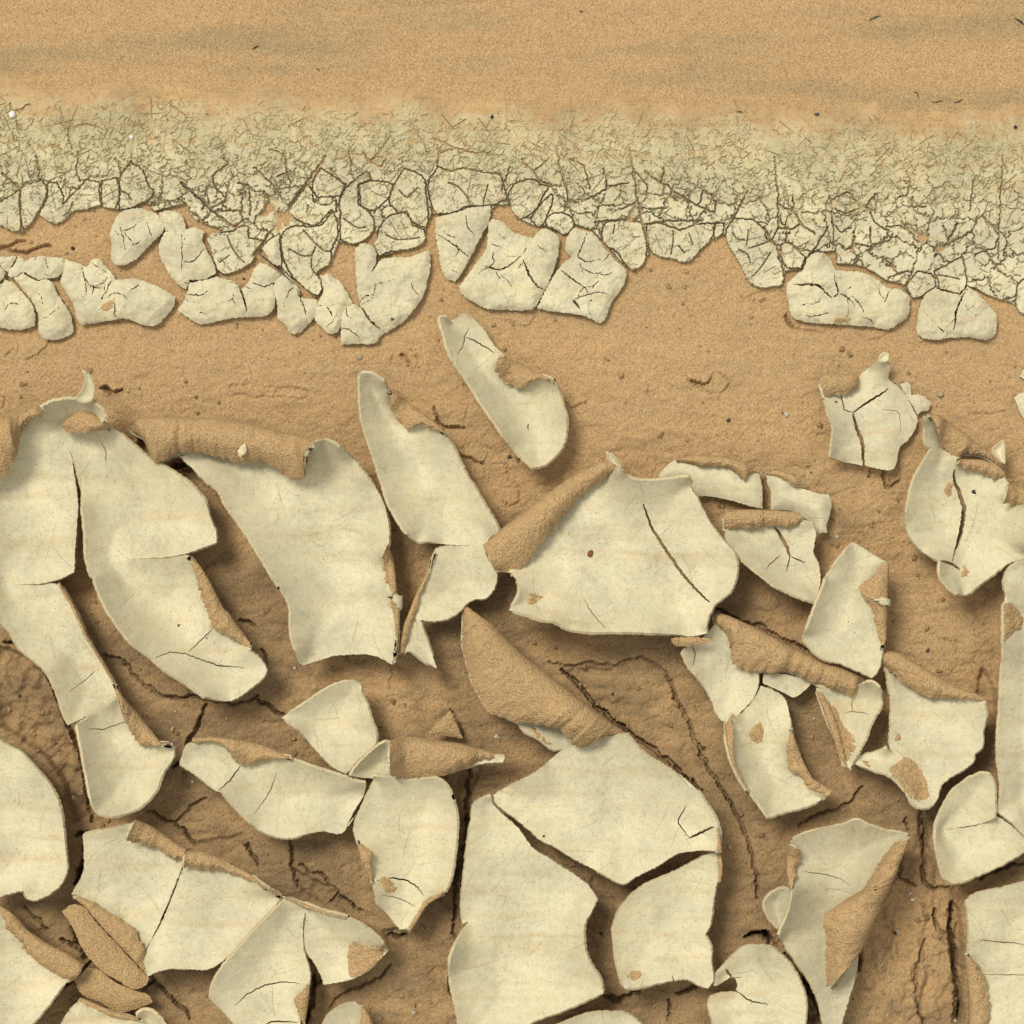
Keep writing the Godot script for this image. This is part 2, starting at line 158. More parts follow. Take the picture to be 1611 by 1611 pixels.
	"rolls": [{"r": 15, "s": [308,1157,348,1156,385,1161,420,1169,442,1178,466,1189], "t": [315,1168,335,1164,358,1170,370,1189,382,1203,400,1198,422,1190,460,1189]}],
	"slits": [{"w": 2.5, "p": [380,1203,367,1223,348,1240]}, {"w": 1.3, "p": [438,1213,427,1243,404,1276]}],
	"patches": [], "horns": []},
	{"id": "bell", "base": 22, "reach": 50, "thick": 4.5, "mat": "clay", "label": "bell-shaped clay flake tapering to a point, orange sand patch and hairline near its tip",
	"sheets": [[589,1217,16,611,1218,16,648,1222,16,686,1220,18,698,1225,18,710,1243,18,718,1267,18,710,1243,18,718,1268,16,720,1293,16,717,1330,16,710,1375,16,697,1400,16,680,1407,10,672,1408,10,658,1429,10,644,1454,8,630,1457,8,610,1432,8,598,1417,14,593,1395,14,588,1370,14,576,1338,14,563,1320,8,559,1303,8,563,1285,8,573,1261,8,583,1238,8,589,1220,8]],
	"rolls": [{"r": 7, "s": [701,1398,672,1420,658,1443,646,1463], "t": [697,1396,672,1408,658,1430,644,1453]}, {"r": 9, "s": [563,1320,572,1353,588,1385], "t": [565,1321,588,1333,589,1360,589,1382]}],
	"slits": [{"w": 2.5, "p": [595,1380,618,1377,640,1382,658,1392,667,1405]}, {"w": 1.2, "p": [603,1402,630,1410,655,1423]}],
	"patches": [[600,1382,599,1375,608,1374,620,1385,628,1395,623,1401,608,1398]], "horns": []},
	{"id": "wedge", "base": 26, "reach": 54, "thick": 5, "mat": "clay", "label": "wedge-shaped clay flake whose torn sandy edge rises at its top, beside the narrow diagonal slit",
	"sheets": [[137,1308,8,159,1303,8,189,1297,8,218,1289,8,211,1302,8,206,1318,4,223,1320,4,248,1330,4,268,1343,4,291,1348,4,297,1340,4,293,1353,4,275,1397,4,252,1452,4,233,1488,2,232,1489,2,221,1472,2,218,1454,2,199,1444,2,174,1427,2,139,1407,6,127,1405,6,117,1402,6,129,1385,6,137,1365,6,138,1335,6]],
	"rolls": [{"r": 20, "s": [221,1283,248,1298,273,1317,297,1331], "t": [206,1318,223,1321,248,1331,268,1343,291,1348]}, {"r": 12, "s": [119,1406,139,1422,164,1452,189,1479,214,1506,235,1531], "t": [124,1405,139,1408,174,1428,199,1445,218,1455,223,1472,233,1489,236,1526]}],
	"slits": [],
	"patches": [], "horns": []},
	{"id": "saddle", "base": 26, "reach": 54, "thick": 5, "mat": "clay", "label": "clay flake between two diagonal slits with a ragged sandy crest along its upper edge",
	"sheets": [[299,1343,4,295,1357,4,323,1362,4,360,1366,4,400,1381,4,399,1376,14,422,1392,14,446,1408,6,419,1442,6,387,1477,6,357,1504,6,332,1519,6,300,1519,6,310,1519,8,273,1518,8,248,1524,8,237,1530,8,232,1504,8,235,1489,2,255,1452,2,278,1398,2]],
	"rolls": [{"r": 14, "s": [298,1333,323,1334,348,1344,372,1357,400,1370,412,1382,439,1399,449,1407], "t": [295,1358,323,1363,360,1367,400,1382,399,1377,422,1393,447,1409]}],
	"slits": [],
	"patches": [], "horns": []},
	{"id": "trousers", "base": 26, "reach": 54, "thick": 5, "mat": "clay", "label": "two-legged clay flake with an open wedge between its legs and an orange sand corner",
	"sheets": [[453,1407,10,479,1420,10,516,1430,16,548,1437,16,571,1447,16,591,1462,16,605,1478,16,613,1490,6,598,1504,6,576,1524,6,551,1536,6,511,1544,4,509,1534,4,496,1509,4,484,1492,4,481,1472,4,484,1427,4,479,1449,4,479,1474,4,482,1497,4,489,1519,4,489,1541,6,474,1556,6,465,1566,6,471,1583,6,476,1608,6,474,1633,6,382,1633,10,377,1611,10,355,1583,10,337,1559,14,340,1541,14,350,1521,14,374,1492,14,412,1449,14,439,1422,14]],
	"rolls": [{"r": 10, "s": [491,1541,488,1571,482,1610], "t": [484,1546,464,1567,477,1598]}, {"r": 4, "s": [450,1405,479,1415,516,1427,548,1434], "t": [452,1408,479,1421,516,1431,548,1438]}],
	"slits": [{"w": 2, "p": [372,1576,392,1559,419,1546,449,1540,474,1542]}, {"w": 2.5, "p": [407,1613,429,1602,471,1602]}],
	"patches": [[548,1509,551,1482,561,1474,581,1483,605,1479,612,1490,578,1524,552,1536]], "horns": []},
	{"id": "stub", "base": 16, "reach": 40, "thick": 4.5, "mat": "clay", "label": "blunt grey-green clay stub at the bottom border beside bare sand",
	"sheets": [[504,1623,6,518,1593,6,538,1578,6,561,1572,6,571,1581,6,567,1603,6,563,1633,6,504,1633,6]],
	"rolls": [{"r": 10, "s": [573,1578,586,1598,595,1628], "t": [570,1581,568,1603,564,1628]}],
	"slits": [],
	"patches": [], "horns": []},
	{"id": "arch", "base": 26, "reach": 40, "thick": 4.5, "mat": "clay", "label": "low arched clay edge rising at the bottom border under the bottle-shaped flake",
	"sheets": [[829,1628,8,851,1618,8,891,1601,8,928,1588,8,958,1586,8,983,1588,8,1000,1598,8,1015,1613,8,1028,1638,8,829,1638,8]],
	"rolls": [],
	"slits": [],
	"patches": [], "horns": []},
	{"id": "dome", "base": 26, "reach": 60, "thick": 5, "mat": "clay", "label": "wide clay flake with rounded end and fine tan streaks, cut by the border",
	"sheets": [[-20,1148,8,0,1156,8,15,1168,8,37,1178,8,57,1198,12,77,1218,12,92,1240,12,102,1267,12,107,1300,10,110,1335,10,112,1365,10,99,1390,10,82,1402,10,60,1410,12,50,1407,12,45,1395,12,22,1400,12,0,1408,6,-20,1415,6]],
	"rolls": [],
	"slits": [],
	"patches": [], "horns": []},
	{"id": "shelf", "base": 24, "reach": 50, "thick": 5, "mat": "clay", "label": "clay flake in the corner edged by layered ragged sand",
	"sheets": [[-20,1418,6,0,1423,6,15,1442,6,27,1466,6,55,1499,6,87,1521,6,112,1538,6,104,1546,10,82,1576,10,55,1608,10,35,1638,10,-20,1638,10]],
	"rolls": [{"r": 14, "s": [5,1418,30,1434,50,1459,82,1480,112,1494,137,1512], "t": [7,1429,20,1457,55,1500,87,1522,112,1538,123,1534]}],
	"slits": [],
	"patches": [], "horns": []},
	{"id": "log", "base": 20, "reach": 14, "thick": 8, "mat": "sand", "label": "long sand-covered plank-like slab lying on edge between two clay flakes",
	"sheets": [[99,1432,-2,117,1421,-2,134,1426,-2,154,1449,-2,189,1487,-2,214,1514,-2,236,1536,-2,233,1546,-2,214,1554,-2,189,1541,-2,161,1524,-2,134,1494,-2,117,1459,-2,107,1442,-2]],
	"rolls": [],
	"slits": [],
	"patches": [], "horns": []},
	{"id": "lump", "base": 12, "reach": 14, "thick": 8, "mat": "sand", "label": "rounded sandy slab below the plank-like slab",
	"sheets": [[119,1541,-2,139,1521,-2,156,1525,-2,184,1545,-2,214,1557,-2,236,1566,-2,241,1576,-2,223,1583,-2,189,1591,-2,161,1576,-2,134,1566,-2,124,1556,-2]],
	"rolls": [],
	"slits": [],
	"patches": [], "horns": []},
	{"id": "basin", "base": 18, "reach": 40, "thick": 4.5, "mat": "clay", "label": "small clay flake with a pale curled corner at the bottom border",
	"sheets": [[94,1623,6,109,1593,6,122,1576,6,129,1574,8,139,1581,8,169,1591,8,184,1597,8,218,1598,8,222,1590,20,231,1581,20,243,1581,20,261,1598,20,278,1623,20,281,1638,20,89,1638,20]],
	"rolls": [{"r": 6, "s": [132,1565,154,1574,184,1586,223,1595], "t": [129,1571,154,1583,184,1596,231,1600]}],
	"slits": [],
	"patches": [], "horns": []},
]
var PLATES := [
	{"thing": true, "label": "blunt clay plate at the picture border, next to a foot-shaped plate", "p": [-16,515,0,516,20,519,38,519,57,513,56,493,52,479,38,463,24,447,10,441,0,451,-16,459], "slits": [], "patches": []},
	{"thing": true, "label": "foot-shaped clay plate reaching down onto sand between two dark gaps", "p": [24,439,38,431,48,437,60,443,75,440,83,445,93,465,107,485,115,501,117,524,107,530,91,535,75,535,65,528,62,517,62,499,54,477,40,459], "slits": [], "patches": []},
	{"thing": true, "label": "cap-shaped grey clay plate above the foot-shaped plate", "p": [15,428,26,414,31,404,42,412,52,407,73,404,101,407,104,421,97,433,85,439,75,439,62,441,50,435,39,430,22,437,14,435], "slits": [{"w": 1.4, "p": [73,405,78,425]}, {"w": 1.4, "p": [71,430,79,437]}], "patches": []},
	{"thing": true, "label": "narrow clay sliver at the border above the blunt plate", "p": [-16,405,0,405,28,404,16,427,11,427,0,416,-16,413], "slits": [], "patches": []},
	{"thing": true, "label": "clay corner piece at the border, lowest of the slivers above the blunt plate", "p": [-16,420,0,418,10,429,8,439,0,445,-16,450], "slits": [], "patches": []},
	{"thing": true, "label": "long clay plate with a round brown stain and ragged sandy top", "p": [104,409,121,414,139,421,147,410,157,407,167,419,181,435,184,441,209,439,234,445,256,455,277,467,276,479,260,501,246,513,224,511,201,503,175,505,151,509,131,512,123,503,117,479,105,459,97,447,101,429], "slits": [{"w": 1.8, "p": [131,421,137,447,139,465]}, {"w": 2, "p": [177,440,171,457,161,472]}, {"w": 1.4, "p": [147,415,171,431]}], "patches": [[159,485,165,477,173,473,181,469,184,477,179,487,171,491,163,492]]},
	{"thing": true, "label": "oval clay plate full of wrinkles standing alone in the sandy gap", "p": [191,336,211,329,228,330,234,332,248,338,256,350,259,362,242,382,224,401,209,413,189,419,178,411,177,385,175,370,179,354], "slits": [{"w": 1.6, "p": [191,358,197,379,199,399]}, {"w": 1.6, "p": [194,365,215,358,218,350]}, {"w": 1.4, "p": [197,366,207,379,214,387]}], "patches": []},
	{"thing": true, "label": "crescent clay plate with a smooth curled rim and angular cracks", "p": [252,336,266,332,284,337,291,348,294,362,306,359,322,365,320,377,327,395,339,419,341,431,327,439,300,442,297,450,293,457,276,443,260,419,251,395,255,377,261,364,254,346], "slits": [{"w": 1.6, "p": [288,370,288,413,287,427]}, {"w": 2.2, "p": [288,413,306,413,323,393]}], "patches": []},
	{"thing": true, "label": "bone-shaped clay plate with a black split from its upper edge", "p": [280,489,294,465,300,445,327,441,341,437,351,439,375,447,379,457,393,443,399,427,409,414,421,418,440,431,440,437,430,447,434,467,432,485,425,494,409,499,387,500,363,502,335,508,315,511,298,501], "slits": [{"w": 3.5, "p": [377,451,385,471,390,492]}, {"w": 2, "p": [294,464,319,466,329,459]}, {"w": 2, "p": [398,446,417,453,431,446]}], "patches": []},
	{"thing": false, "label": "", "p": [325,377,333,368,355,366,367,364,383,356,391,358,392,376,415,379,407,393,399,411,387,421,369,429,351,432,344,427,337,411,331,393], "slits": [{"w": 2, "p": [359,373,365,389,377,407,386,414]}, {"w": 1.2, "p": [347,413,362,402]}], "patches": []},
	{"thing": true, "label": "small triangular clay plate squeezed between dark cracks", "p": [413,391,427,377,439,370,441,395,444,417,437,420,425,411,419,399], "slits": [], "patches": []},
	{"thing": true, "label": "fish-shaped clay plate pointing down onto sand beside the bone-shaped plate", "p": [432,447,441,437,451,431,460,441,468,451,474,469,498,472,500,479,494,502,482,515,470,525,457,524,449,511,439,503,437,479], "slits": [{"w": 2.5, "p": [468,455,476,475,483,497]}], "patches": []},
	{"thing": false, "label": "", "p": [447,366,462,357,491,357,504,350,522,330,528,341,532,370,522,395,520,415,502,427,498,431,504,439,509,437,508,455,500,468,478,453,462,437,451,419,445,399,443,379], "slits": [{"w": 2.4, "p": [478,363,496,383,512,397,522,396]}, {"w": 2, "p": [455,392,476,404,492,403,497,389]}, {"w": 1.6, "p": [491,407,490,423,498,433]}], "patches": []},
	{"thing": true, "label": "lobed clay plate with a dark pitted scar beside a square-ended plate", "p": [505,436,518,431,534,443,546,459,555,477,542,489,536,515,532,524,522,526,506,515,496,503,501,479,509,459], "slits": [{"w": 2, "p": [516,483,524,499]}], "patches": []},
	{"thing": true, "label": "large spade-shaped clay plate with a curved rim and black corner notch", "p": [537,544,537,518,540,493,550,481,556,479,569,485,565,471,562,449,560,419,559,395,567,384,585,387,594,403,592,419,599,410,619,406,645,405,675,394,678,411,674,437,665,469,651,489,635,507,619,518,599,530,591,541,583,542,563,541], "slits": [{"w": 4, "p": [570,485,583,505,599,520]}, {"w": 2.4, "p": [594,401,593,417,585,431]}, {"w": 2, "p": [537,518,550,519,566,532]}], "patches": []},
	{"thing": false, "label": "", "p": [592,379,598,358,611,342,635,334,645,344,649,354,668,362,670,375,665,385,647,393,619,396,595,405,588,393,586,385], "slits": [{"w": 1.6, "p": [607,370,623,378,645,377,661,374]}], "patches": []},
	{"thing": true, "label": "long tapering clay plate pointing down between two sandy gaps", "p": [685,344,698,340,728,332,734,329,772,325,770,348,756,375,740,407,728,429,716,445,702,437,695,423,689,391,685,366], "slits": [{"w": 2.2, "p": [687,368,712,385,738,406]}, {"w": 1.6, "p": [733,340,736,360,748,373]}], "patches": []},
	{"thing": true, "label": "broad rounded clay plate with two arched cracks in the front row", "p": [722,452,738,431,752,411,765,391,768,367,770,351,775,345,789,349,809,367,827,373,839,375,845,367,855,361,871,367,879,375,878,399,871,425,859,454,848,474,840,486,819,489,791,488,765,486,744,476,726,462], "slits": [{"w": 2.4, "p": [764,421,785,426,801,419,820,404]}, {"w": 3.6, "p": [823,411,833,435,845,452,857,458]}, {"w": 1.8, "p": [828,391,823,403]}, {"w": 1.6, "p": [845,387,859,398]}, {"w": 1.2, "p": [771,385,791,390]}], "patches": []},
	{"thing": true, "label": "four-cornered clay plate with two black char marks and a sharp lower corner", "p": [889,393,896,367,904,359,922,365,930,367,946,385,966,409,984,427,985,435,978,454,962,476,952,502,944,510,918,498,891,493,867,490,845,486,855,464,871,435,883,419,898,405], "slits": [{"w": 2.6, "p": [882,426,902,442,920,454,926,463]}, {"w": 1.6, "p": [901,472,926,464,942,461,957,464]}, {"w": 1.8, "p": [923,367,916,387,908,405,922,414,945,409]}, {"w": 1.6, "p": [912,421,930,431,956,434,965,427]}], "patches": []},
	{"thing": false, "label": "", "p": [800,307,808,292,823,285,843,284,849,290,864,294,855,309,845,327,831,341,817,346,808,337,802,321], "slits": [], "patches": []},
	{"thing": false, "label": "", "p": [857,347,867,338,885,336,898,342,904,351,895,367,887,370,875,363,861,357], "slits": [], "patches": []},
	{"thing": false, "label": "", "p": [835,343,855,317,867,306,870,311,862,337,854,355,847,359,839,351], "slits": [], "patches": []},
	{"thing": false, "label": "", "p": [952,352,1008,349,1014,369,1017,387,1017,403,1010,419,994,427,982,415,970,397,958,391,948,379,950,355], "slits": [{"w": 1.4, "p": [964,369,967,355]}], "patches": []},
	{"thing": false, "label": "", "p": [1016,353,1039,352,1055,358,1071,362,1087,356,1111,352,1124,353,1119,375,1099,397,1085,412,1073,414,1055,408,1035,404,1024,397,1018,375], "slits": [{"w": 1.8, "p": [1059,363,1059,379,1055,401]}, {"w": 1.5, "p": [1067,387,1077,399]}, {"w": 1.5, "p": [1083,367,1090,386]}], "patches": []},
	{"thing": false, "label": "", "p": [1127,352,1139,352,1137,369,1125,375,1121,371], "slits": [], "patches": []},
	{"thing": false, "label": "", "p": [1145,357,1155,344,1186,348,1192,353,1202,363,1206,377,1220,387,1226,405,1231,425,1232,450,1216,452,1200,454,1181,448,1171,433,1159,409,1145,387,1141,369], "slits": [{"w": 1.6, "p": [1153,367,1159,379,1171,377]}, {"w": 1.4, "p": [1177,363,1174,387]}, {"w": 1.8, "p": [1178,391,1198,385,1212,379]}, {"w": 1.8, "p": [1212,397,1200,417,1184,435]}, {"w": 1.5, "p": [1161,393,1177,401,1180,415]}], "patches": []},
	{"thing": false, "label": "", "p": [1227,385,1238,383,1266,405,1260,423,1238,423,1231,413], "slits": [], "patches": []},
	{"thing": true, "label": "longest front clay plate, block-shaped with a zigzag crack and sandy lower edge", "p": [1236,451,1250,435,1262,425,1270,407,1280,399,1293,399,1305,409,1312,425,1327,427,1353,429,1379,441,1397,455,1411,455,1428,467,1430,478,1426,500,1411,510,1399,518,1369,515,1329,512,1295,510,1260,506,1246,500,1240,477], "slits": [{"w": 3.6, "p": [1246,449,1285,449,1297,461,1307,470]}, {"w": 2.2, "p": [1307,470,1318,463,1311,439,1310,427]}, {"w": 2, "p": [1318,463,1331,467,1333,480]}, {"w": 1.5, "p": [1337,467,1351,478,1358,496]}, {"w": 1.6, "p": [1399,457,1389,477]}], "patches": [[1311,502,1339,501,1337,507,1319,511,1307,508]]},
	{"thing": true, "label": "squat square clay plate with one straight dark crack down it", "p": [1442,502,1444,488,1452,467,1470,453,1476,457,1509,465,1521,451,1535,461,1553,480,1565,494,1566,512,1563,528,1549,535,1525,531,1494,532,1462,535,1444,528,1440,516], "slits": [{"w": 3.2, "p": [1521,455,1511,469,1502,490,1498,520]}], "patches": []},
	{"thing": false, "label": "", "p": [1424,451,1442,427,1464,431,1471,447,1469,454,1450,466,1436,471,1430,463], "slits": [], "patches": []},
	{"thing": false, "label": "", "p": [1468,427,1482,421,1502,409,1513,405,1519,433,1519,450,1511,464,1476,456,1474,439], "slits": [{"w": 1.4, "p": [1474,433,1498,437,1509,440]}], "patches": []},
	{"thing": false, "label": "", "p": [1599,451,1611,439,1625,435,1625,502,1609,498,1597,482,1598,465], "slits": [], "patches": []},
	{"thing": false, "label": "", "p": [-20,323,0,318,33,300,35,362,25,366,0,355,-20,350], "slits": [], "patches": []},
	{"thing": false, "label": "", "p": [36,298,65,283,75,298,72,315,60,337,41,360,37,360,32,313], "slits": [], "patches": []},
	{"thing": false, "label": "", "p": [76,288,90,288,101,310,100,323,130,291,135,283,157,288,160,323,140,330,113,336,105,345,88,355,66,342,62,337,75,313], "slits": [{"w": 2, "p": [116,319,110,335,100,341]}], "patches": []},
	{"thing": false, "label": "", "p": [161,286,185,281,190,300,186,320,183,330,163,327,161,315], "slits": [], "patches": []},
	{"thing": false, "label": "", "p": [191,278,208,258,223,266,235,292,242,303,240,310,225,320,200,330,188,331,189,301], "slits": [{"w": 1.5, "p": [190,301,203,306,208,316]}], "patches": []},
	{"thing": false, "label": "", "p": [536,311,565,278,579,270,585,283,564,291,564,323,580,333,589,348,588,363,575,378,553,385,536,378,536,345], "slits": [{"w": 1.8, "p": [541,345,563,360,578,358]}], "patches": []},
	{"thing": false, "label": "", "p": [566,291,586,285,618,290,614,308,590,333,581,331,567,324], "slits": [], "patches": []},
	{"thing": false, "label": "", "p": [620,293,636,266,660,275,668,283,671,308,674,345,670,360,650,350,640,333,626,335,613,318], "slits": [{"w": 1.8, "p": [628,300,640,313,658,296]}], "patches": []},
	{"thing": false, "label": "", "p": [674,288,690,263,710,270,725,265,755,271,788,275,798,313,770,325,733,326,715,335,685,338,676,313], "slits": [{"w": 1.8, "p": [705,288,720,293,735,310,740,323]}, {"w": 1.5, "p": [768,290,760,323]}], "patches": []},
	{"thing": false, "label": "", "p": [493,288,505,265,525,278,544,293,536,309,500,311,494,303], "slits": [], "patches": []},
	{"thing": false, "label": "", "p": [454,333,483,291,491,300,494,318,513,323,529,315,530,333,520,338,505,355,488,355,463,343], "slits": [{"w": 1.5, "p": [486,323,483,335]}], "patches": []},
]
var HOLLOWS := [
	{"w": 24, "p": [-15,1017,0,1019,37,1039,72,1074,84,1111,99,1161,119,1210,132,1287,109,1297,99,1243,72,1198,37,1171,0,1146,-15,1138]},
	{"w": 30, "p": [216,685,238,699,248,719,223,709]},
	{"w": 26, "p": [266,729,293,719,305,739,286,739]},
	{"w": 12, "p": [459,1370,531,1410,568,1442,523,1429,474,1405]},
	{"w": 34, "p": [1270,1536,1288,1559,1303,1613,1268,1613,1265,1578]},
	{"w": 30, "p": [1173,1477,1188,1472,1211,1472,1226,1494,1218,1497,1203,1479]},
	{"w": 34, "p": [114,1314,135,1314,138,1360,114,1396,129,1355,132,1323]},
	{"w": 30, "p": [107,1462,124,1474,142,1509,129,1514]},
	{"w": 9, "p": [884,1056,923,1051,961,1054,1008,1038,1055,1069,1065,1099,1087,1146,1097,1210,1048,1193,986,1143,928,1101]},
	{"w": 22, "p": [1500,1420,1511,1434,1519,1509,1521,1613,1506,1613,1506,1534,1497,1472]},
	{"w": 16, "p": [733,1205,758,1204,743,1248,735,1302,728,1302]},
	{"w": 14, "p": [722,1226,742,1216,735,1293,727,1360,715,1400,717,1310]},
	{"w": 8, "p": [293,1330,382,1315,400,1365,348,1350]},
	{"w": 20, "p": [484,1489,514,1544,491,1559,484,1613,471,1613,489,1554]},
	{"w": 14, "p": [598,1469,635,1464,640,1489,613,1494]},
	{"w": 16, "p": [1454,1268,1472,1236,1484,1243,1464,1285,1467,1350,1454,1350]},
	{"w": 12, "p": [1549,1049,1566,1074,1564,1223,1546,1210,1541,1123]},
	{"w": 10, "p": [933,1382,966,1382,966,1459,973,1541,948,1546,921,1469]},
	{"w": 14, "p": [1350,1454,1360,1459,1357,1531,1345,1534]},
]
var GROUND_CRACKS := [
	{"w": 7, "p": [0,1009,30,1019,50,1034,72,1059,82,1084,92,1114,99,1138,112,1168,122,1193,129,1223,132,1253,137,1287,140,1297]},
	{"w": 16, "p": [50,1034,72,1059,82,1084,92,1114]},
	{"w": 4, "p": [159,1029,179,1037,199,1046,206,1064,223,1079,243,1094,268,1100,298,1096,323,1102,360,1109,387,1104,402,1096]},
	{"w": 6, "p": [318,1111,313,1131,308,1148,295,1166,286,1193,268,1210]},
	{"w": 9, "p": [312,1131,307,1151]},
	{"w": 6, "p": [400,1102,422,1116,442,1126]},
	{"w": 6, "p": [127,1211,132,1248,137,1290]},
	{"w": 14, "p": [134,1318,129,1355,114,1395]},
	{"w": 8, "p": [114,1317,134,1317]},
	{"w": 7, "p": [142,1511,124,1534,99,1551,74,1583,55,1608]},
	{"w": 6, "p": [119,1482,139,1511,159,1521,189,1544,218,1554,238,1551]},
	{"w": 8, "p": [94,1484,119,1494,137,1509]},
	{"w": 5, "p": [233,1536,248,1559,268,1578,293,1598,295,1611]},
	{"w": 5, "p": [738,1205,735,1235,733,1300]},
	{"w": 4, "p": [740,1211,732,1261,735,1293,730,1335,717,1397,715,1434,712,1472,717,1482]},
	{"w": 8, "p": [707,1541,711,1566,717,1586]},
	{"w": 3, "p": [864,1044,906,1049,928,1045,961,1049,986,1043,1008,1034]},
	{"w": 7, "p": [884,1056,911,1079,928,1104,961,1131,998,1161,1023,1176,1048,1195,1072,1218,1107,1248]},
	{"w": 3, "p": [1008,1034,1048,1056,1060,1081,1070,1111,1087,1138,1097,1176]},
	{"w": 4, "p": [1057,1069,1065,1104,1084,1128,1092,1158,1107,1191,1119,1215,1139,1248,1159,1280,1169,1300]},
	{"w": 4, "p": [1119,1216,1139,1248,1158,1278,1173,1305,1186,1345,1193,1385,1196,1417]},
	{"w": 5, "p": [1119,952,1139,965,1171,979,1189,984,1206,987,1223,1004,1261,1017,1286,1032]},
	{"w": 4, "p": [387,1330,393,1350,401,1364]},
	{"w": 4, "p": [471,1362,484,1375,501,1377,518,1397,533,1412,568,1439]},
	{"w": 3, "p": [531,1412,518,1422]},
	{"w": 4, "p": [454,1318,459,1370,466,1397]},
	{"w": 3, "p": [610,1521,600,1539,573,1556,538,1569,516,1591]},
	{"w": 8, "p": [491,1541,490,1571,484,1598,479,1618]},
	{"w": 6, "p": [608,1474,620,1479,638,1474]},
	{"w": 3, "p": [538,1542,540,1551]},
	{"w": 7, "p": [953,1574,966,1581,982,1571,1008,1564]},
	{"w": 3, "p": [1009,1551,1003,1566]},
	{"w": 4, "p": [829,1608,879,1588,913,1586]},
	{"w": 6, "p": [1067,1569,1089,1561,1104,1551,1124,1545]},
	{"w": 8, "p": [955,1574,972,1578,980,1574]},
	{"w": 9, "p": [1173,1478,1188,1474,1208,1474,1221,1487]},
	{"w": 5, "p": [1238,1506,1250,1524,1268,1554]},
	{"w": 16, "p": [1270,1539,1283,1566,1300,1608]},
	{"w": 4, "p": [1054,1578,1055,1611]},
	{"w": 5, "p": [1459,1293,1459,1335,1456,1370,1458,1390,1472,1405,1497,1397]},
	{"w": 5, "p": [1474,1437,1478,1469,1494,1474]},
	{"w": 9, "p": [1504,1422,1499,1464,1509,1494,1509,1534,1516,1571,1516,1611]},
	{"w": 4, "p": [1459,1484,1447,1529,1444,1549,1447,1583,1457,1618]},
	{"w": 3, "p": [1417,1328,1422,1360,1417,1382,1444,1397]},
	{"w": 4, "p": [1544,1367,1556,1380,1583,1370,1611,1360]},
	{"w": 4, "p": [1556,1380,1549,1390]},
	{"w": 2.5, "p": [1410,1469,1407,1492,1390,1519]},
	{"w": 3, "p": [1261,1303,1285,1285,1315,1279,1330,1273,1350,1258,1360,1238]},
	{"w": 3, "p": [1429,1290,1431,1308]},
	{"w": 8, "p": [1360,1454,1350,1497,1357,1531]},
	{"w": 7, "p": [1554,1226,1551,1256,1559,1276]},
	{"w": 4, "p": [1546,1285,1509,1295,1479,1303]},
	{"w": 2.2, "p": [400,605,437,611,465,611,487,615,487,625,470,631,430,625,400,625]},
	{"w": 2.2, "p": [437,611,430,625]},
	{"w": 2.2, "p": [400,605,367,604,360,611,367,620,400,625]},
	{"w": 3.5, "p": [681,642,686,657,691,667,700,672,730,673]},
	{"w": 2.5, "p": [631,562,641,572,651,582]},
	{"w": 2, "p": [733,642,735,664,728,674]},
	{"w": 3, "p": [708,699,723,714,738,719,758,731]},
	{"w": 2.5, "p": [753,739,765,746,758,729,767,719]},
	{"w": 2.6, "p": [1085,600,1093,608,1125,622,1142,615,1147,600,1137,587,1125,587,1118,597]},
	{"w": 3, "p": [1088,600,1108,605,1118,597]},
	{"w": 2.6, "p": [775,729,797,731,800,754,817,771,820,786,805,798,792,791]},
	{"w": 2.6, "p": [890,634,902,643,919,637,925,630]},
	{"w": 2, "p": [1023,605,1018,617,1023,627]},
	{"w": 2, "p": [760,699,770,704,777,709]},
	{"w": 4, "p": [410,1024,416,1029,417,1042,412,1049]},
	{"w": 2.5, "p": [612,1043,614,1061,610,1089]},
	{"w": 3, "p": [708,1118,720,1138,728,1162]},
	{"w": 2.2, "p": [1082,597,1094,610,1124,622,1142,617,1149,602,1144,590]},
	{"w": 3, "p": [1370,741,1370,749]},
	{"w": 3.5, "p": [1392,741,1395,756,1405,769,1417,754]},
	{"w": 2, "p": [1283,679,1305,687]},
	{"w": 1.8, "p": [1529,649,1559,652,1583,644]},
	{"w": 3, "p": [631,556,639,568,643,574]},
	{"w": 2, "p": [617,558,615,572,631,575]},
	{"w": 2, "p": [647,550,659,560,655,578]},
	{"w": 2, "p": [1169,469,1198,460,1230,457]},
	{"w": 1.6, "p": [990,470,996,478,1002,468]},
	{"w": 1.8, "p": [1083,484,1085,500,1093,498,1093,482]},
	{"w": 4, "p": [1236,497,1243,512]},
	{"w": 2.4, "p": [1244,516,1268,520,1297,524,1299,516]},
	{"w": 2.2, "p": [1347,524,1369,534,1391,530]},
	{"w": 2.2, "p": [797,506,815,514,835,512,845,498]},
	{"w": 2, "p": [8,564,20,550]},
	{"w": 2, "p": [40,566,60,560,79,538]},
	{"w": 3, "p": [40,379,0,391]},
	{"w": 3, "p": [79,387,40,395,0,393]},
	{"w": 4, "p": [159,610,174,617,194,613]},
	{"w": 6, "p": [164,607,171,613]},
	{"w": 2.5, "p": [129,612,144,607]},
	{"w": 2.5, "p": [7,625,0,644]},
	{"w": 12, "p": [221,689,238,699,243,716]},
	{"w": 9, "p": [268,731,293,731]},
	{"w": 4, "p": [0,1410,45,1395]},
	{"w": 4, "p": [32,1434,55,1449,70,1467]},
	{"w": 5, "p": [228,1281,263,1295,288,1310,300,1333]},
	{"w": 3, "p": [320,1256,298,1273,273,1298]},
	{"w": 5, "p": [382,1335,400,1360]},
	{"w": 2, "p": [1243,1123,1258,1128,1283,1126]},
	{"w": 5, "p": [1263,1193,1273,1218]},
	{"w": 4, "p": [372,977,400,986]},
]
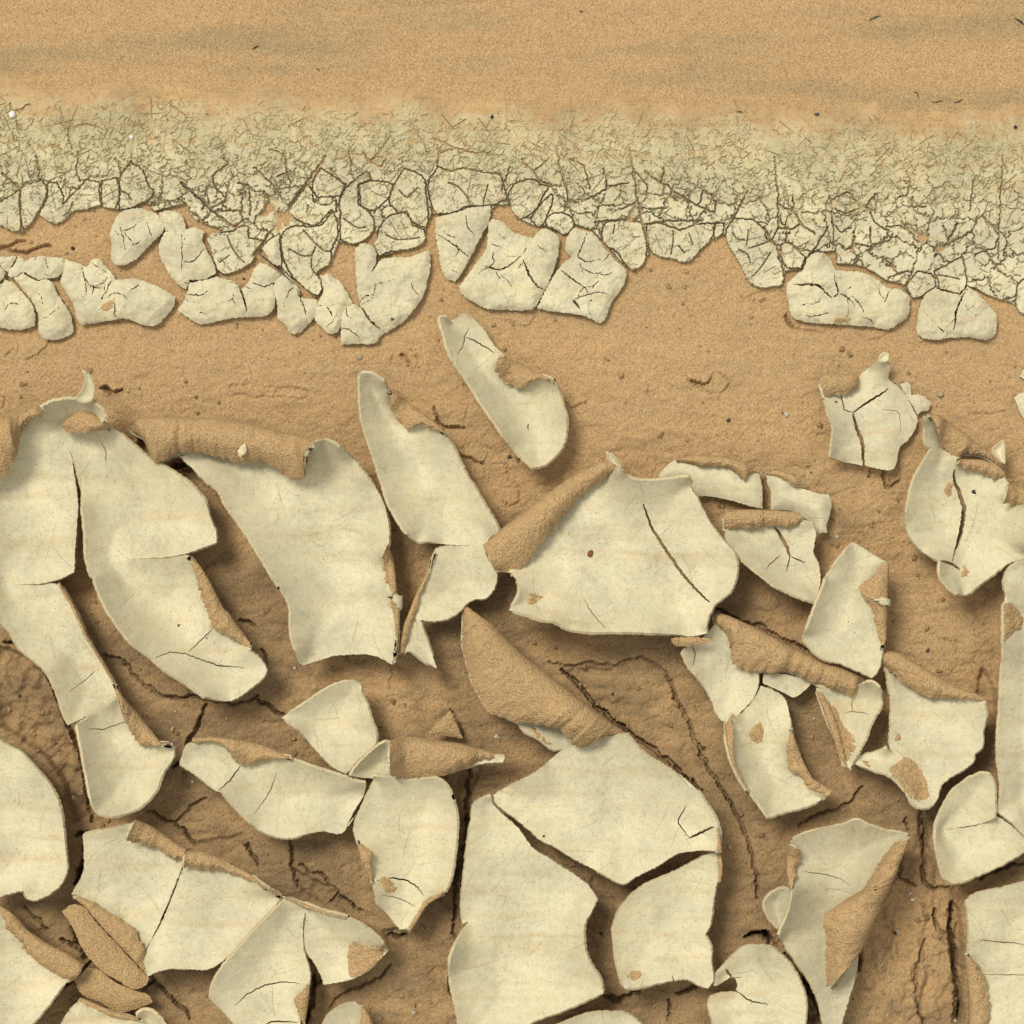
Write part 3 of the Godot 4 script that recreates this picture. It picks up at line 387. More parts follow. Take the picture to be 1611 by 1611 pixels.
var CRUST_CRACKS := [
	{"w": 2.6, "p": [3,273,18,283,33,298]},
	{"w": 2, "p": [108,198,108,220,115,235]},
	{"w": 3, "p": [183,250,190,265,190,278,208,255]},
	{"w": 1.8, "p": [83,230,100,235]},
	{"w": 1.6, "p": [118,200,135,195,155,200]},
	{"w": 2, "p": [125,238,120,270,128,288]},
	{"w": 2.4, "p": [25,190,33,205]},
	{"w": 2.4, "p": [10,178,20,175,33,173,50,163]},
	{"w": 2, "p": [20,175,15,163]},
	{"w": 2, "p": [20,208,25,223]},
	{"w": 4, "p": [285,288,300,300,320,318,345,340,370,358]},
	{"w": 2, "p": [350,248,360,256,335,278,338,295,358,313,335,328]},
	{"w": 4, "p": [318,330,325,318]},
	{"w": 1.8, "p": [58,245,63,280]},
	{"w": 2, "p": [375,288,393,293,395,340]},
	{"w": 2.2, "p": [548,238,555,260]},
	{"w": 2.4, "p": [583,254,600,235,615,215]},
	{"w": 2.2, "p": [500,263,513,245]},
	{"w": 4, "p": [400,400,428,363,483,288,503,260,513,245]},
	{"w": 1.8, "p": [400,263,438,300]},
	{"w": 2, "p": [425,235,450,245,451,270,460,288]},
	{"w": 3, "p": [688,229,690,243,688,263]},
	{"w": 1.8, "p": [690,243,715,233,750,241,770,240]},
	{"w": 1.6, "p": [683,218,715,233]},
	{"w": 1.6, "p": [660,213,673,240]},
	{"w": 2, "p": [573,240,580,254,600,263,608,250]},
	{"w": 2, "p": [803,263,793,288,790,300]},
	{"w": 2.4, "p": [520,265,545,293]},
	{"w": 2, "p": [435,278,450,273]},
	{"w": 2.6, "p": [820,250,840,273,848,285,868,291]},
	{"w": 2.4, "p": [875,230,883,275,891,295,893,315,908,320]},
	{"w": 1.8, "p": [898,250,920,260]},
	{"w": 1.8, "p": [840,270,860,253]},
	{"w": 2.4, "p": [948,265,955,285,955,298,915,318]},
	{"w": 1.4, "p": [920,263,928,298]},
	{"w": 2, "p": [995,270,1005,325]},
	{"w": 2.4, "p": [1015,270,1040,288,1098,325,1125,335]},
	{"w": 2, "p": [1040,285,1045,263]},
	{"w": 1.6, "p": [1000,270,1018,293,1015,308]},
	{"w": 1.8, "p": [1043,320,1058,303]},
	{"w": 2, "p": [1098,325,1108,298,1128,318,1123,338]},
	{"w": 2, "p": [1008,329,1050,328]},
	{"w": 2, "p": [975,330,1000,320]},
	{"w": 2.2, "p": [1175,300,1155,343]},
	{"w": 2.8, "p": [933,350,1008,345]},
	{"w": 2.8, "p": [1011,353,1055,348,1105,348]},
	{"w": 3.5, "p": [1005,320,1009,350,1018,375,1023,403]},
	{"w": 1.5, "p": [990,233,998,275]},
	{"w": 1.6, "p": [955,293,990,288]},
	{"w": 1.8, "p": [1218,245,1223,306,1223,357]},
	{"w": 3, "p": [1248,311,1248,334,1259,352,1282,370]},
	{"w": 2, "p": [1223,321,1248,334]},
	{"w": 3, "p": [1226,360,1248,361,1259,352]},
	{"w": 3, "p": [1200,357,1213,378,1223,388,1226,411]},
	{"w": 2.5, "p": [1223,360,1213,378]},
	{"w": 2, "p": [1306,316,1333,301,1353,327,1328,337,1312,329]},
	{"w": 2.2, "p": [1353,327,1363,324,1379,304]},
	{"w": 2.4, "p": [1363,327,1376,352,1399,365]},
	{"w": 2, "p": [1425,270,1432,281,1425,309,1412,311]},
	{"w": 1.8, "p": [1435,311,1435,327,1458,324]},
	{"w": 4.5, "p": [1506,350,1493,378,1470,406]},
	{"w": 2.2, "p": [1483,355,1491,375]},
	{"w": 2.2, "p": [1547,342,1570,370,1565,390,1532,401]},
	{"w": 2, "p": [1440,355,1453,383,1445,398]},
	{"w": 2.2, "p": [1343,383,1368,388,1399,378,1404,367]},
	{"w": 2.6, "p": [1269,408,1284,388,1302,357]},
	{"w": 1.6, "p": [1307,316,1310,367,1315,411]},
	{"w": 1.5, "p": [1578,245,1570,370,1570,408]},
	{"w": 1.5, "p": [1532,281,1524,332]},
	{"w": 2, "p": [1391,357,1417,355,1430,367]},
	{"w": 2, "p": [1419,350,1440,378,1453,383]},
	{"w": 1.6, "p": [1338,357,1322,367,1307,347]},
	{"w": 2.4, "p": [1368,357,1368,385]},
]
var CRUST_FRONT := [-100,350,0,355,28,366,38,363,61,338,85,355,105,345,115,335,150,330,183,331,208,328,240,310,233,323,245,333,263,328,295,320,298,335,310,348,350,363,327,379,351,432,387,421,407,395,413,391,425,411,443,419,451,431,460,437,498,471,500,427,520,415,534,379,532,379,546,385,569,379,585,366,591,356,593,379,595,405,665,385,671,360,679,336,685,338,708,338,732,330,772,326,776,328,775,328,799,321,817,345,847,359,855,357,887,370,904,353,932,363,990,427,982,415,994,428,1018,403,1024,397,1055,409,1079,415,1119,377,1137,371,1141,367,1159,409,1180,449,1232,451,1234,427,1260,423,1262,425,1275,399,1313,395,1315,415,1347,417,1375,429,1391,441,1418,447,1430,465,1436,471,1436,472,1452,467,1476,457,1511,465,1519,451,1533,453,1549,463,1569,471,1587,475,1601,484,1611,498,1668,508]

const MM := 0.001
const MID := 805.5
var n_wide := FastNoiseLite.new()
var n_mid := FastNoiseLite.new()
var n_fine := FastNoiseLite.new()
var n_edge := FastNoiseLite.new()
var rng := RandomNumberGenerator.new()
var m_clay: StandardMaterial3D
var m_rim: StandardMaterial3D
var m_dark_clay: StandardMaterial3D
var m_sand: StandardMaterial3D
var m_crust: StandardMaterial3D
var m_film: StandardMaterial3D
var m_ground: StandardMaterial3D
var used_names := {}
const SAND := Color(0.405, 0.272, 0.134)
const SAND_OVER_CLAY := Color(0.78, 0.57, 0.405)


func _ready():
	var cam := Camera3D.new()
	cam.name = "camera"
	cam.position = Vector3(0, 5.0, 0)
	cam.rotation_degrees = Vector3(-90, 0, 0)
	cam.fov = 2.0 * rad_to_deg(atan(0.8055 / 5.0))
	cam.near = 0.1
	cam.far = 60.0
	add_child(cam)
	var env := Environment.new()
	env.background_mode = Environment.BG_SKY
	var sky_mat := ProceduralSkyMaterial.new()
	sky_mat.sky_top_color = Color(1.0, 0.99, 0.95)
	sky_mat.sky_horizon_color = Color(0.30, 0.295, 0.28)
	sky_mat.ground_bottom_color = Color(0.45, 0.38, 0.28)
	sky_mat.ground_horizon_color = Color(0.62, 0.56, 0.46)
	sky_mat.sky_curve = 0.6
	sky_mat.sky_energy_multiplier = 0.9
	var sky := Sky.new()
	sky.sky_material = sky_mat
	env.sky = sky
	env.ambient_light_source = Environment.AMBIENT_SOURCE_SKY
	env.tonemap_mode = Environment.TONE_MAPPER_LINEAR
	env.tonemap_exposure = 1.2
	env.sdfgi_enabled = true
	env.ssao_enabled = true
	env.ssil_enabled = true
	var we := WorldEnvironment.new()
	we.name = "world_environment"
	we.environment = env
	add_child(we)
	var sun := DirectionalLight3D.new()
	sun.name = "sun"
	sun.light_energy = 0.75
	sun.light_color = Color(1.0, 0.975, 0.92)
	sun.light_angular_distance = 18.0
	sun.shadow_enabled = true
	sun.rotation_degrees = Vector3(-60, -140, 0)
	add_child(sun)

	for q in [[n_wide, 0.006, 3], [n_mid, 0.03, 3], [n_fine, 0.16, 2], [n_edge, 0.11, 3]]:
		q[0].noise_type = FastNoiseLite.TYPE_SIMPLEX_SMOOTH
		q[0].frequency = q[1]
		q[0].fractal_octaves = q[2]
		q[0].seed = int(q[1] * 10000)
	rng.seed = 77
	make_materials()
	for f in FLAKES:
		prepare(f)
	make_ground()
	make_crust()
	for f in FLAKES:
		make_flake(f)
	small_things()


# ---------------------------------------------------------------- materials
func make_materials():
	var size := 1024
	var data := PackedByteArray()
	data.resize(size * size * 3)
	var hd := PackedByteArray()
	hd.resize(size * size)
	var prev := 0.5
	for i in size * size:
		var r := rng.randf()
		var above := hd[i - size] / 255.0 if i >= size else r
		var g := r * 0.62 + prev * 0.2 + above * 0.18
		prev = r
		var v := 205.0 + (g - 0.5) * 84.0
		var kind := rng.randf()
		var cr := v
		var cg := v
		var cb := v
		if kind < 0.03:
			cr = v * 0.50
			cg = v * 0.52
			cb = v * 0.58
		elif kind < 0.16:
			cr = v * 1.12 + 14.0
			cg = v * 1.14 + 14.0
			cb = v * 1.25 + 20.0
		elif kind < 0.3:
			cr = v * 1.02
			cg = v * 0.90
			cb = v * 0.78
		data[i * 3] = clampi(int(cr), 0, 255)
		data[i * 3 + 1] = clampi(int(cg), 0, 255)
		data[i * 3 + 2] = clampi(int(cb), 0, 255)
		hd[i] = int(g * 255.0)
	var grain := ImageTexture.create_from_image(Image.create_from_data(size, size, false, Image.FORMAT_RGB8, data))
	var grain_h := ImageTexture.create_from_image(Image.create_from_data(size, size, false, Image.FORMAT_L8, hd))

	m_ground = StandardMaterial3D.new()
	m_ground.resource_name = "sand_grains"
	m_ground.vertex_color_use_as_albedo = true
	m_ground.roughness = 0.95
	m_ground.albedo_texture = grain
	m_ground.uv1_triplanar = true
	m_ground.uv1_world_triplanar = true
	m_ground.uv1_scale = Vector3(1.1, 1.1, 1.1)
	m_ground.heightmap_enabled = true
	m_ground.heightmap_texture = grain_h
	m_ground.heightmap_scale = 0.08

	m_sand = m_ground.duplicate()
	m_sand.resource_name = "sand_stuck_to_clay"
	m_sand.vertex_color_use_as_albedo = false
	m_sand.albedo_color = Color(0.66, 0.455, 0.225).linear_to_srgb()
	m_sand.heightmap_scale = 0.38

	# clay: cream with faint tan water lines, mottles, dark and rusty specks
	var cs := 1400
	var na := FastNoiseLite.new()
	na.frequency = 0.011
	na.fractal_octaves = 4
	na.seed = 5
	var nb := FastNoiseLite.new()
	nb.frequency = 0.02
	nb.fractal_octaves = 3
	nb.seed = 8
	var nc := FastNoiseLite.new()
	nc.frequency = 0.09
	nc.fractal_octaves = 3
	nc.seed = 12
	var cd := PackedByteArray()
	cd.resize(cs * cs * 3)
	var ch := PackedByteArray()
	ch.resize(cs * cs)
	for y in cs:
		for x in cs:
			var mottle := na.get_noise_2d(x, y)
			var band := nb.get_noise_2d(x * 0.16, y * 2.2 + mottle * 14.0)
			var small := nc.get_noise_2d(x, y)
			var rnd := rng.randf()
			var v := 1.0 + mottle * 0.13 + small * 0.07 + (rng.randf() - 0.5) * 0.09
			var tan_part := clampf(band * 1.8 - 0.15, 0.0, 1.0) * 0.42 + clampf(small * 1.6 - 0.35 + mottle * 0.5, 0.0, 1.0) * 0.42
			var cr := lerpf(195.0, 178.0, tan_part) * v
			var cg := lerpf(188.0, 156.0, tan_part) * v
			var cb := lerpf(159.0, 115.0, tan_part) * v
			if rnd < 0.0016:
				cr *= 0.35
				cg *= 0.33
				cb *= 0.32
			elif rnd < 0.026:
				cr *= 0.90
				cg *= 0.74
				cb *= 0.56
			elif rnd < 0.036:
				cr *= 0.78
				cg *= 0.78
				cb *= 0.76
			var i := y * cs + x
			cd[i * 3] = clampi(int(cr), 0, 255)
			cd[i * 3 + 1] = clampi(int(cg), 0, 255)
			cd[i * 3 + 2] = clampi(int(cb), 0, 255)
			ch[i] = clampi(int(128.0 + small * 60.0 + mottle * 40.0 + (rnd - 0.5) * 20.0), 0, 255)
	# fine scratches pressed into the clay skin
	for k in 1500:
		var p := Vector2(rng.randf() * cs, rng.randf() * cs)
		var dir := Vector2.from_angle(rng.randf() * TAU)
		var bend := rng.randf_range(-0.02, 0.02)
		for s in rng.randi_range(8, 60):
			p += dir
			dir = dir.rotated(bend)
			var j := posmod(int(p.y), cs) * cs + posmod(int(p.x), cs)
			ch[j] = maxi(0, ch[j] - 110)
			if k % 3 == 0:
				cd[j * 3] = int(cd[j * 3] * 0.86)
				cd[j * 3 + 1] = int(cd[j * 3 + 1] * 0.83)
				cd[j * 3 + 2] = int(cd[j * 3 + 2] * 0.78)
	var clay_tex := ImageTexture.create_from_image(Image.create_from_data(cs, cs, false, Image.FORMAT_RGB8, cd))
	var clay_h := ImageTexture.create_from_image(Image.create_from_data(cs, cs, false, Image.FORMAT_L8, ch))
	m_clay = StandardMaterial3D.new()
	m_clay.resource_name = "dry_clay"
	m_clay.albedo_texture = clay_tex
	m_clay.roughness = 0.72
	m_clay.uv1_triplanar = true
	m_clay.uv1_world_triplanar = true
	m_clay.uv1_scale = Vector3(0.6, 0.6, 0.6)
	m_clay.uv1_offset = Vector3(0.5, 0.5, 0.5)
	m_clay.heightmap_enabled = true
	m_clay.heightmap_texture = clay_h
	m_clay.heightmap_scale = 0.14
	m_dark_clay = m_clay.duplicate()
	m_dark_clay.resource_name = "darker_clay"
	m_dark_clay.albedo_color = Color(0.925, 0.92, 0.915)  # slightly darker copy of the clay, for greyleaf and stub
	m_rim = m_clay.duplicate()
	m_rim.resource_name = "broken_clay_edge"
	m_rim.albedo_color = Color(0.98, 0.97, 0.95)
	m_rim.roughness = 0.9

	# crust: clay skin with crossing needle marks pressed into it
	var xs := 1024
	var xh := PackedByteArray()
	xh.resize(xs * xs)
	xh.fill(190)
	for k in 9000:
		var p := Vector2(rng.randf() * xs, rng.randf() * xs)
		var dir := Vector2.from_angle(rng.randf() * TAU)
		var deep := rng.randi_range(40, 150)
		for s in rng.randi_range(6, 22):
			p += dir
			var j := posmod(int(p.y), xs) * xs + posmod(int(p.x), xs)
			xh[j] = maxi(0, xh[j] - deep)
	m_crust = m_clay.duplicate()
	m_crust.resource_name = "needle_marked_clay"
	m_crust.heightmap_texture = ImageTexture.create_from_image(Image.create_from_data(xs, xs, false, Image.FORMAT_L8, xh))
	m_crust.heightmap_scale = 0.16
	m_crust.roughness = 0.85
	m_film = m_clay.duplicate()
	m_film.resource_name = "clay_skin_on_sand"
	m_film.vertex_color_use_as_albedo = true
	m_film.heightmap_scale = 0.05
	m_film.roughness = 0.9


func flat_material(called: String, c: Color, rough: float) -> StandardMaterial3D:
	var m := StandardMaterial3D.new()
	m.resource_name = called
	m.albedo_color = c
	m.roughness = rough
	return m


# ---------------------------------------------------------------- small helpers
func place(p: Vector2, h: float) -> Vector3:
	return Vector3((p.x - MID) * MM, h * MM, (p.y - MID) * MM)


func numbered(called: String) -> String:
	if not used_names.has(called):
		used_names[called] = 0
		return called
	used_names[called] += 1
	return "%s_%03d" % [called, used_names[called]]


func thing(called: String, label: String, category: String, group: String, at: Vector3) -> Node3D:
	var o := Node3D.new()
	o.name = numbered(called)
	o.position = at
	o.set_meta("label", label)
	o.set_meta("category", category)
	if group != "":
		o.set_meta("group", group)
	add_child(o, true)
	return o


func surface(am: ArrayMesh, v: PackedVector3Array, n: PackedVector3Array, idx: PackedInt32Array, mat: Material, col := PackedColorArray()):
	if idx.is_empty():
		return
	var a := []
	a.resize(Mesh.ARRAY_MAX)
	a[Mesh.ARRAY_VERTEX] = v
	a[Mesh.ARRAY_NORMAL] = n
	a[Mesh.ARRAY_INDEX] = idx
	if not col.is_empty():
		a[Mesh.ARRAY_COLOR] = col
	am.add_surface_from_arrays(Mesh.PRIMITIVE_TRIANGLES, a)
	am.surface_set_material(am.get_surface_count() - 1, mat)


func part(called: String, am: Mesh, parent: Node, at := Vector3.ZERO) -> MeshInstance3D:
	var o := MeshInstance3D.new()
	o.name = called
	o.mesh = am
	o.position = at
	parent.add_child(o, true)
	return o


func to_points(a: Array, stride := 2) -> PackedVector2Array:
	var r := PackedVector2Array()
	for i in range(0, a.size(), stride):
		r.append(Vector2(a[i], a[i + 1]))
	return r


# A closed outline drawn smoothly through its corners; sharp corners stay sharp. Returns [points, lifts].
func smooth_loop(p: PackedVector2Array, lifts: PackedFloat32Array, step: float, rough: float) -> Array:
	var n := p.size()
	var out := PackedVector2Array()
	var ol := PackedFloat32Array()
	for i in n:
		var a := p[i]
		var b := p[(i + 1) % n]
		var pa := p[(i - 1 + n) % n]
		var pb := p[(i + 2) % n]
		var d := b - a
		var l := d.length()
		if l < 0.6:
			continue
		var ta := d
		var tb := d
		if absf((a - pa).angle_to(d)) < 0.95:
			ta = ((a - pa).normalized() + d.normalized()).normalized() * l
		if absf(d.angle_to(pb - b)) < 0.95:
			tb = (d.normalized() + (pb - b).normalized()).normalized() * l
		var k := maxi(1, int(round(l / step)))
		for s in k:
			var t := float(s) / k
			var t2 := t * t
			var t3 := t2 * t
			var q := a * (2 * t3 - 3 * t2 + 1) + ta * (t3 - 2 * t2 + t) + b * (3 * t2 - 2 * t3) + tb * (t3 - t2)
			q += Vector2(n_edge.get_noise_2d(q.x * 1.6, q.y * 1.6), n_edge.get_noise_2d(q.x * 1.6 + 400.0, q.y * 1.6)) * rough
			out.append(q)
			ol.append(lerpf(lifts[i], lifts[(i + 1) % n], t) if lifts.size() else 0.0)
	return [out, ol]


func resample(p: PackedVector2Array, n: int) -> PackedVector2Array:
	var total := 0.0
	for i in p.size() - 1:
		total += p[i].distance_to(p[i + 1])
	var out := PackedVector2Array()
	var i := 0
	var gone := 0.0
	for k in n:
		var want := total * k / (n - 1)
		while i < p.size() - 2 and gone + p[i].distance_to(p[i + 1]) < want:
			gone += p[i].distance_to(p[i + 1])
			i += 1
		var l := p[i].distance_to(p[i + 1])
		out.append(p[i].lerp(p[i + 1], clampf((want - gone) / maxf(l, 0.001), 0.0, 1.0)))
	return out


func length_of(p: PackedVector2Array) -> float:
	var t := 0.0
	for i in p.size() - 1:
		t += p[i].distance_to(p[i + 1])
	return t


func softened(p: PackedVector2Array, turns: int) -> PackedVector2Array:
	var q := p.duplicate()
	for k in turns:
		var r := q.duplicate()
		for i in range(1, q.size() - 1):
			r[i] = (q[i - 1] + q[i] * 2.0 + q[i + 1]) * 0.25
		q = r
	return q


func biggest(list: Array) -> PackedVector2Array:
	var best := PackedVector2Array()
	var most := 0.0
	for q in list:
		var a := 0.0
		for i in q.size():
			var u: Vector2 = q[i]
			var w: Vector2 = q[(i + 1) % q.size()]
			a += u.x * w.y - w.x * u.y
		if absf(a) > most:
			most = absf(a)
			best = q
	return best


func dense_loop(p: PackedVector2Array, step: float) -> PackedVector2Array:
	var out := PackedVector2Array()
	for i in p.size():
		var a := p[i]
		var b := p[(i + 1) % p.size()]
		var l := a.distance_to(b)
		if l < 0.7:
			continue
		var k := maxi(1, int(round(l / step)))
		for s in k:
			out.append(a.lerp(b, float(s) / k))
	return out


# A crack as a thin lens-shaped opening round a line.
func slit_shape(line: PackedVector2Array, w: float) -> Array:
	var n := maxi(4, int(length_of(line) / 3.5))
	var q := softened(resample(line, n), 1)
	var left := PackedVector2Array()
	var right := PackedVector2Array()
	for i in n:
		var d := (q[mini(i + 1, n - 1)] - q[maxi(i - 1, 0)]).normalized().orthogonal()
		var t := float(i) / (n - 1)
		var hw := maxf(w * 0.5 * pow(sin(PI * clampf(t * 0.9 + 0.05, 0.0, 1.0)), 0.5), 0.3)
		var wob := d * n_edge.get_noise_2d(q[i].x * 2.0, q[i].y * 2.0) * 1.6
		left.append(q[i] + wob + d * hw)
		right.append(q[i] + wob - d * hw)
	var loop := left.duplicate()
	right.reverse()
	loop.append_array(right)
	return [loop, left, right]


# Points and triangles that fill an outline, leaving its slits open.
func fill(loop: PackedVector2Array, spacing: float, slits: Array) -> Dictionary:
	var pts := loop.duplicate()
	var lo := loop[0]
	var hi := loop[0]
	for q in loop:
		lo = lo.min(q)
		hi = hi.max(q)
	var holes: Array[PackedVector2Array] = []
	var near := {}
	for s in slits:
		holes.append(s[0])
		for q in s[0]:
			if Geometry2D.is_point_in_polygon(q, loop):
				pts.append(q)
	for q in pts:
		near[Vector2i((q / spacing).floor())] = near.get(Vector2i((q / spacing).floor()), []) + [q]
	var row := 0
	var y := lo.y
	while y < hi.y:
		var x := lo.x + (spacing * 0.5 if row % 2 else 0.0)
		while x < hi.x:
			var q := Vector2(x + rng.randf_range(-0.12, 0.12) * spacing, y + rng.randf_range(-0.12, 0.12) * spacing)
			x += spacing
			if not Geometry2D.is_point_in_polygon(q, loop):
				continue
			var c := Vector2i((q / spacing).floor())
			var free := true
			for j in range(-1, 2):
				for i in range(-1, 2):
					for other in near.get(c + Vector2i(i, j), []):
						if q.distance_squared_to(other) < spacing * spacing * 0.36:
							free = false
			if free:
				pts.append(q)
		y += spacing * 0.87
		row += 1
	var raw := Geometry2D.triangulate_delaunay(pts)
	var tris := PackedInt32Array()
	for i in range(0, raw.size(), 3):
		var a := pts[raw[i]]
		var b := pts[raw[i + 1]]
		var c := pts[raw[i + 2]]
		var mid := (a + b + c) / 3.0
		if not Geometry2D.is_point_in_polygon(mid, loop):
			continue
		var open := false
		for hole in holes:
			if Geometry2D.is_point_in_polygon(mid, hole):
				open = true
				break
		if open:
			continue
		var cross := (b - a).cross(c - a)
		if absf(cross) < 0.01:
			continue
		# seen from above (y down the picture), clockwise on the picture is a positive cross product
		if cross > 0.0:
			tris.append_array([raw[i], raw[i + 1], raw[i + 2]])
		else:
			tris.append_array([raw[i], raw[i + 2], raw[i + 1]])
	return {"p": pts, "t": tris}


func normals_of(v: PackedVector3Array, t: PackedInt32Array) -> PackedVector3Array:
	var n := PackedVector3Array()
	n.resize(v.size())
	for i in range(0, t.size(), 3):
		var a := v[t[i]]
		var f := (v[t[i + 2]] - a).cross(v[t[i + 1]] - a)
		n[t[i]] += f
		n[t[i + 1]] += f
		n[t[i + 2]] += f
	for i in n.size():
		n[i] = n[i].normalized() if n[i].length_squared() > 0.0 else Vector3.UP
	return n


# Top skin, broken edge and underside of a sheet of clay or sand.
func shell(parent: Node, called: String, pts: PackedVector2Array, h: PackedFloat32Array, tris: PackedInt32Array, thick: float, top: Material, rim: Material, under: Material, origin: Vector3):
	var v := PackedVector3Array()
	for i in pts.size():
		v.append(place(pts[i], h[i]) - origin)
	var n := normals_of(v, tris)
	var am := ArrayMesh.new()
	surface(am, v, n, tris, top)
	var b := PackedVector3Array()
	var bn := PackedVector3Array()
	for i in v.size():
		b.append(v[i] - n[i] * thick * MM)
		bn.append(-n[i])
	var edges := {}
	for i in range(0, tris.size(), 3):
		for k in 3:
			edges[Vector2i(tris[i + k], tris[i + (k + 1) % 3])] = true
	var ev := PackedVector3Array()
	var en := PackedVector3Array()
	var et := PackedInt32Array()
	var lv := PackedVector3Array()
	var ln := PackedVector3Array()
	var lt := PackedInt32Array()
	var split := 0.78 if under != top else 0.999
	for e in edges:
		if edges.has(Vector2i(e.y, e.x)):
			continue
		var a0 := v[e.x]
		var a1 := v[e.y]
		var b0 := b[e.x]
		var b1 := b[e.y]
		var m0 := a0.lerp(b0, split)
		var m1 := a1.lerp(b1, split)
		var f := (a1 - a0).cross(b0 - a0).normalized()
		var s := ev.size()
		ev.append_array([a0, a1, m1, m0])
		en.append_array([f, f, f, f])
		et.append_array([s, s + 2, s + 1, s, s + 3, s + 2])
		s = lv.size()
		lv.append_array([m0, m1, b1, b0])
		ln.append_array([f, f, f, f])
		lt.append_array([s, s + 2, s + 1, s, s + 3, s + 2])
	surface(am, ev, en, et, rim)
	var sheet := part(called, am, parent)
	var bm := ArrayMesh.new()
	var flipped := PackedInt32Array()
	for i in range(0, tris.size(), 3):
		flipped.append_array([tris[i], tris[i + 2], tris[i + 1]])
	surface(bm, b, bn, flipped, under)
	surface(bm, lv, ln, lt, under)
	part("sandy_underside" if under == m_sand else "clay_underside", bm, sheet)


# ---------------------------------------------------------------- flakes
func prepare(f: Dictionary):
	f.loops = []
	f.rolled = []
	for r in f.rolls:
		var s := to_points(r.s)
		var t := to_points(r.t)
		var n := maxi(8, int(maxf(length_of(s), length_of(t)) / 4.0))
		f.rolled.append([softened(resample(s, n), 2), softened(resample(t, n), 1), r.r])
	for a in f.sheets:
		var lifts := PackedFloat32Array()
		for i in range(2, a.size(), 3):
			lifts.append(a[i] * 2.2)
		var made := smooth_loop(to_points(a, 3), lifts, 3.6, 1.5)
		var loop: PackedVector2Array = made[0]
		for r in f.rolled:
			var s: PackedVector2Array = r[0]
			var t: PackedVector2Array = r[1]
			var band := t.duplicate()
			for i in range(s.size() - 1, -1, -1):
				var w := s[i].distance_to(t[i])
				band.append(t[i].lerp(s[i], clampf(1.0 - minf(w * 0.5, r[2]) / maxf(w, 0.1), 0.3, 0.9)))
			var wider := Geometry2D.offset_polygon(band, 2.0)
			if wider.is_empty():
				continue
			var one := biggest(wider)
			if Geometry2D.intersect_polygons(loop, one).is_empty():
				continue
			loop = biggest(Geometry2D.merge_polygons(loop, one))
		loop = dense_loop(loop, 3.8)
		if Geometry2D.is_polygon_clockwise(loop):
			loop.reverse()
		var bl := PackedFloat32Array()
		for q in loop:
			var best := 1e9
			var l := 0.0
			for i in made[0].size():
				var d: float = q.distance_squared_to(made[0][i])
				if d < best:
					best = d
					l = made[1][i]
			bl.append(l * clampf(1.0 - (sqrt(best) - 3.0) / 12.0, 0.0, 1.0))
		f.loops.append([loop, bl])


func heights(pts: PackedVector2Array, loop: PackedVector2Array, bl: PackedFloat32Array, base: float, reach: float, wave: float) -> PackedFloat32Array:
	var h := PackedFloat32Array()
	h.resize(pts.size())
	var m := loop.size()
	for i in pts.size():
		var p := pts[i]
		var md := 1e9
		var ws := 0.0
		var ls := 0.0
		for j in m:
			var d2 := p.distance_squared_to(loop[j])
			if d2 < md:
				md = d2
			var w := 1.0 / (d2 * d2 + 9.0)
			ws += w
			ls += w * bl[j]
		var fall := maxf(0.0, 1.0 - sqrt(md) / reach)
		h[i] = base + ls / ws * pow(fall, 1.8) + n_wide.get_noise_2d(p.x * 1.4, p.y * 1.4) * wave + n_mid.get_noise_2d(p.x, p.y) * wave * 0.22
	return h


func nearest_height(p: Vector2, sets: Array) -> float:
	var best := 1e9
	var h := 0.0
	for s in sets:
		var pts: PackedVector2Array = s[0]
		for i in pts.size():
			var d := p.distance_squared_to(pts[i])
			if d < best:
				best = d
				h = s[1][i]
	return h


func make_flake(f: Dictionary):
	var c := Vector2.ZERO
	for q in f.loops[0][0]:
		c += q
	c /= f.loops[0][0].size()
	var origin := place(c, 0.0)
	var sandy: bool = f.mat == "sand"
	var kind: String = "sandy_slab" if sandy else ("clay_crumb" if f.thick < 3.5 else "clay_flake")
	var root := thing(kind, f.label, kind.replace("_", " "), "curled clay flakes on the sand", origin)
	var top: Material = m_sand if sandy else (m_dark_clay if f.id in ["greyleaf", "stub"] else m_clay)
	var sets := []
	var cuts := []
	for s in f.slits:
		cuts.append(slit_shape(to_points(s.p), s.w))
	for l in f.loops:
		var d := fill(l[0], 5.5, cuts)
		var h := heights(d.p, l[0], l[1], f.base, f.reach * 1.3, 4.0)
		sets.append([d.p, h])
		shell(root, "sandy_top" if sandy else "clay_sheet", d.p, h, d.t, f.thick * 1.25, top, m_sand if sandy else m_rim, m_sand, origin)
	for r in f.rolled:
		roll(root, r[0], r[1], r[2], sets, f.thick, origin)
	for a in f.horns:
		var loop: PackedVector2Array = smooth_loop(to_points(a), PackedFloat32Array(), 2.5, 0.5)[0]
		if Geometry2D.is_polygon_clockwise(loop):
			loop.reverse()
		var d := fill(loop, 3.0, [])
		var flat := PackedFloat32Array()
		flat.resize(loop.size())
		flat.fill(7.0)
		var level := nearest_height(loop[0], sets) + 4.0
		shell(root, "curled_tip", d.p, heights(d.p, loop, flat, level, 9.0, 1.0), d.t, 2.5, m_clay, m_rim, m_sand, origin)
	for a in f.patches:
		sand_patch(root, to_points(a), sets, origin, 3.2)


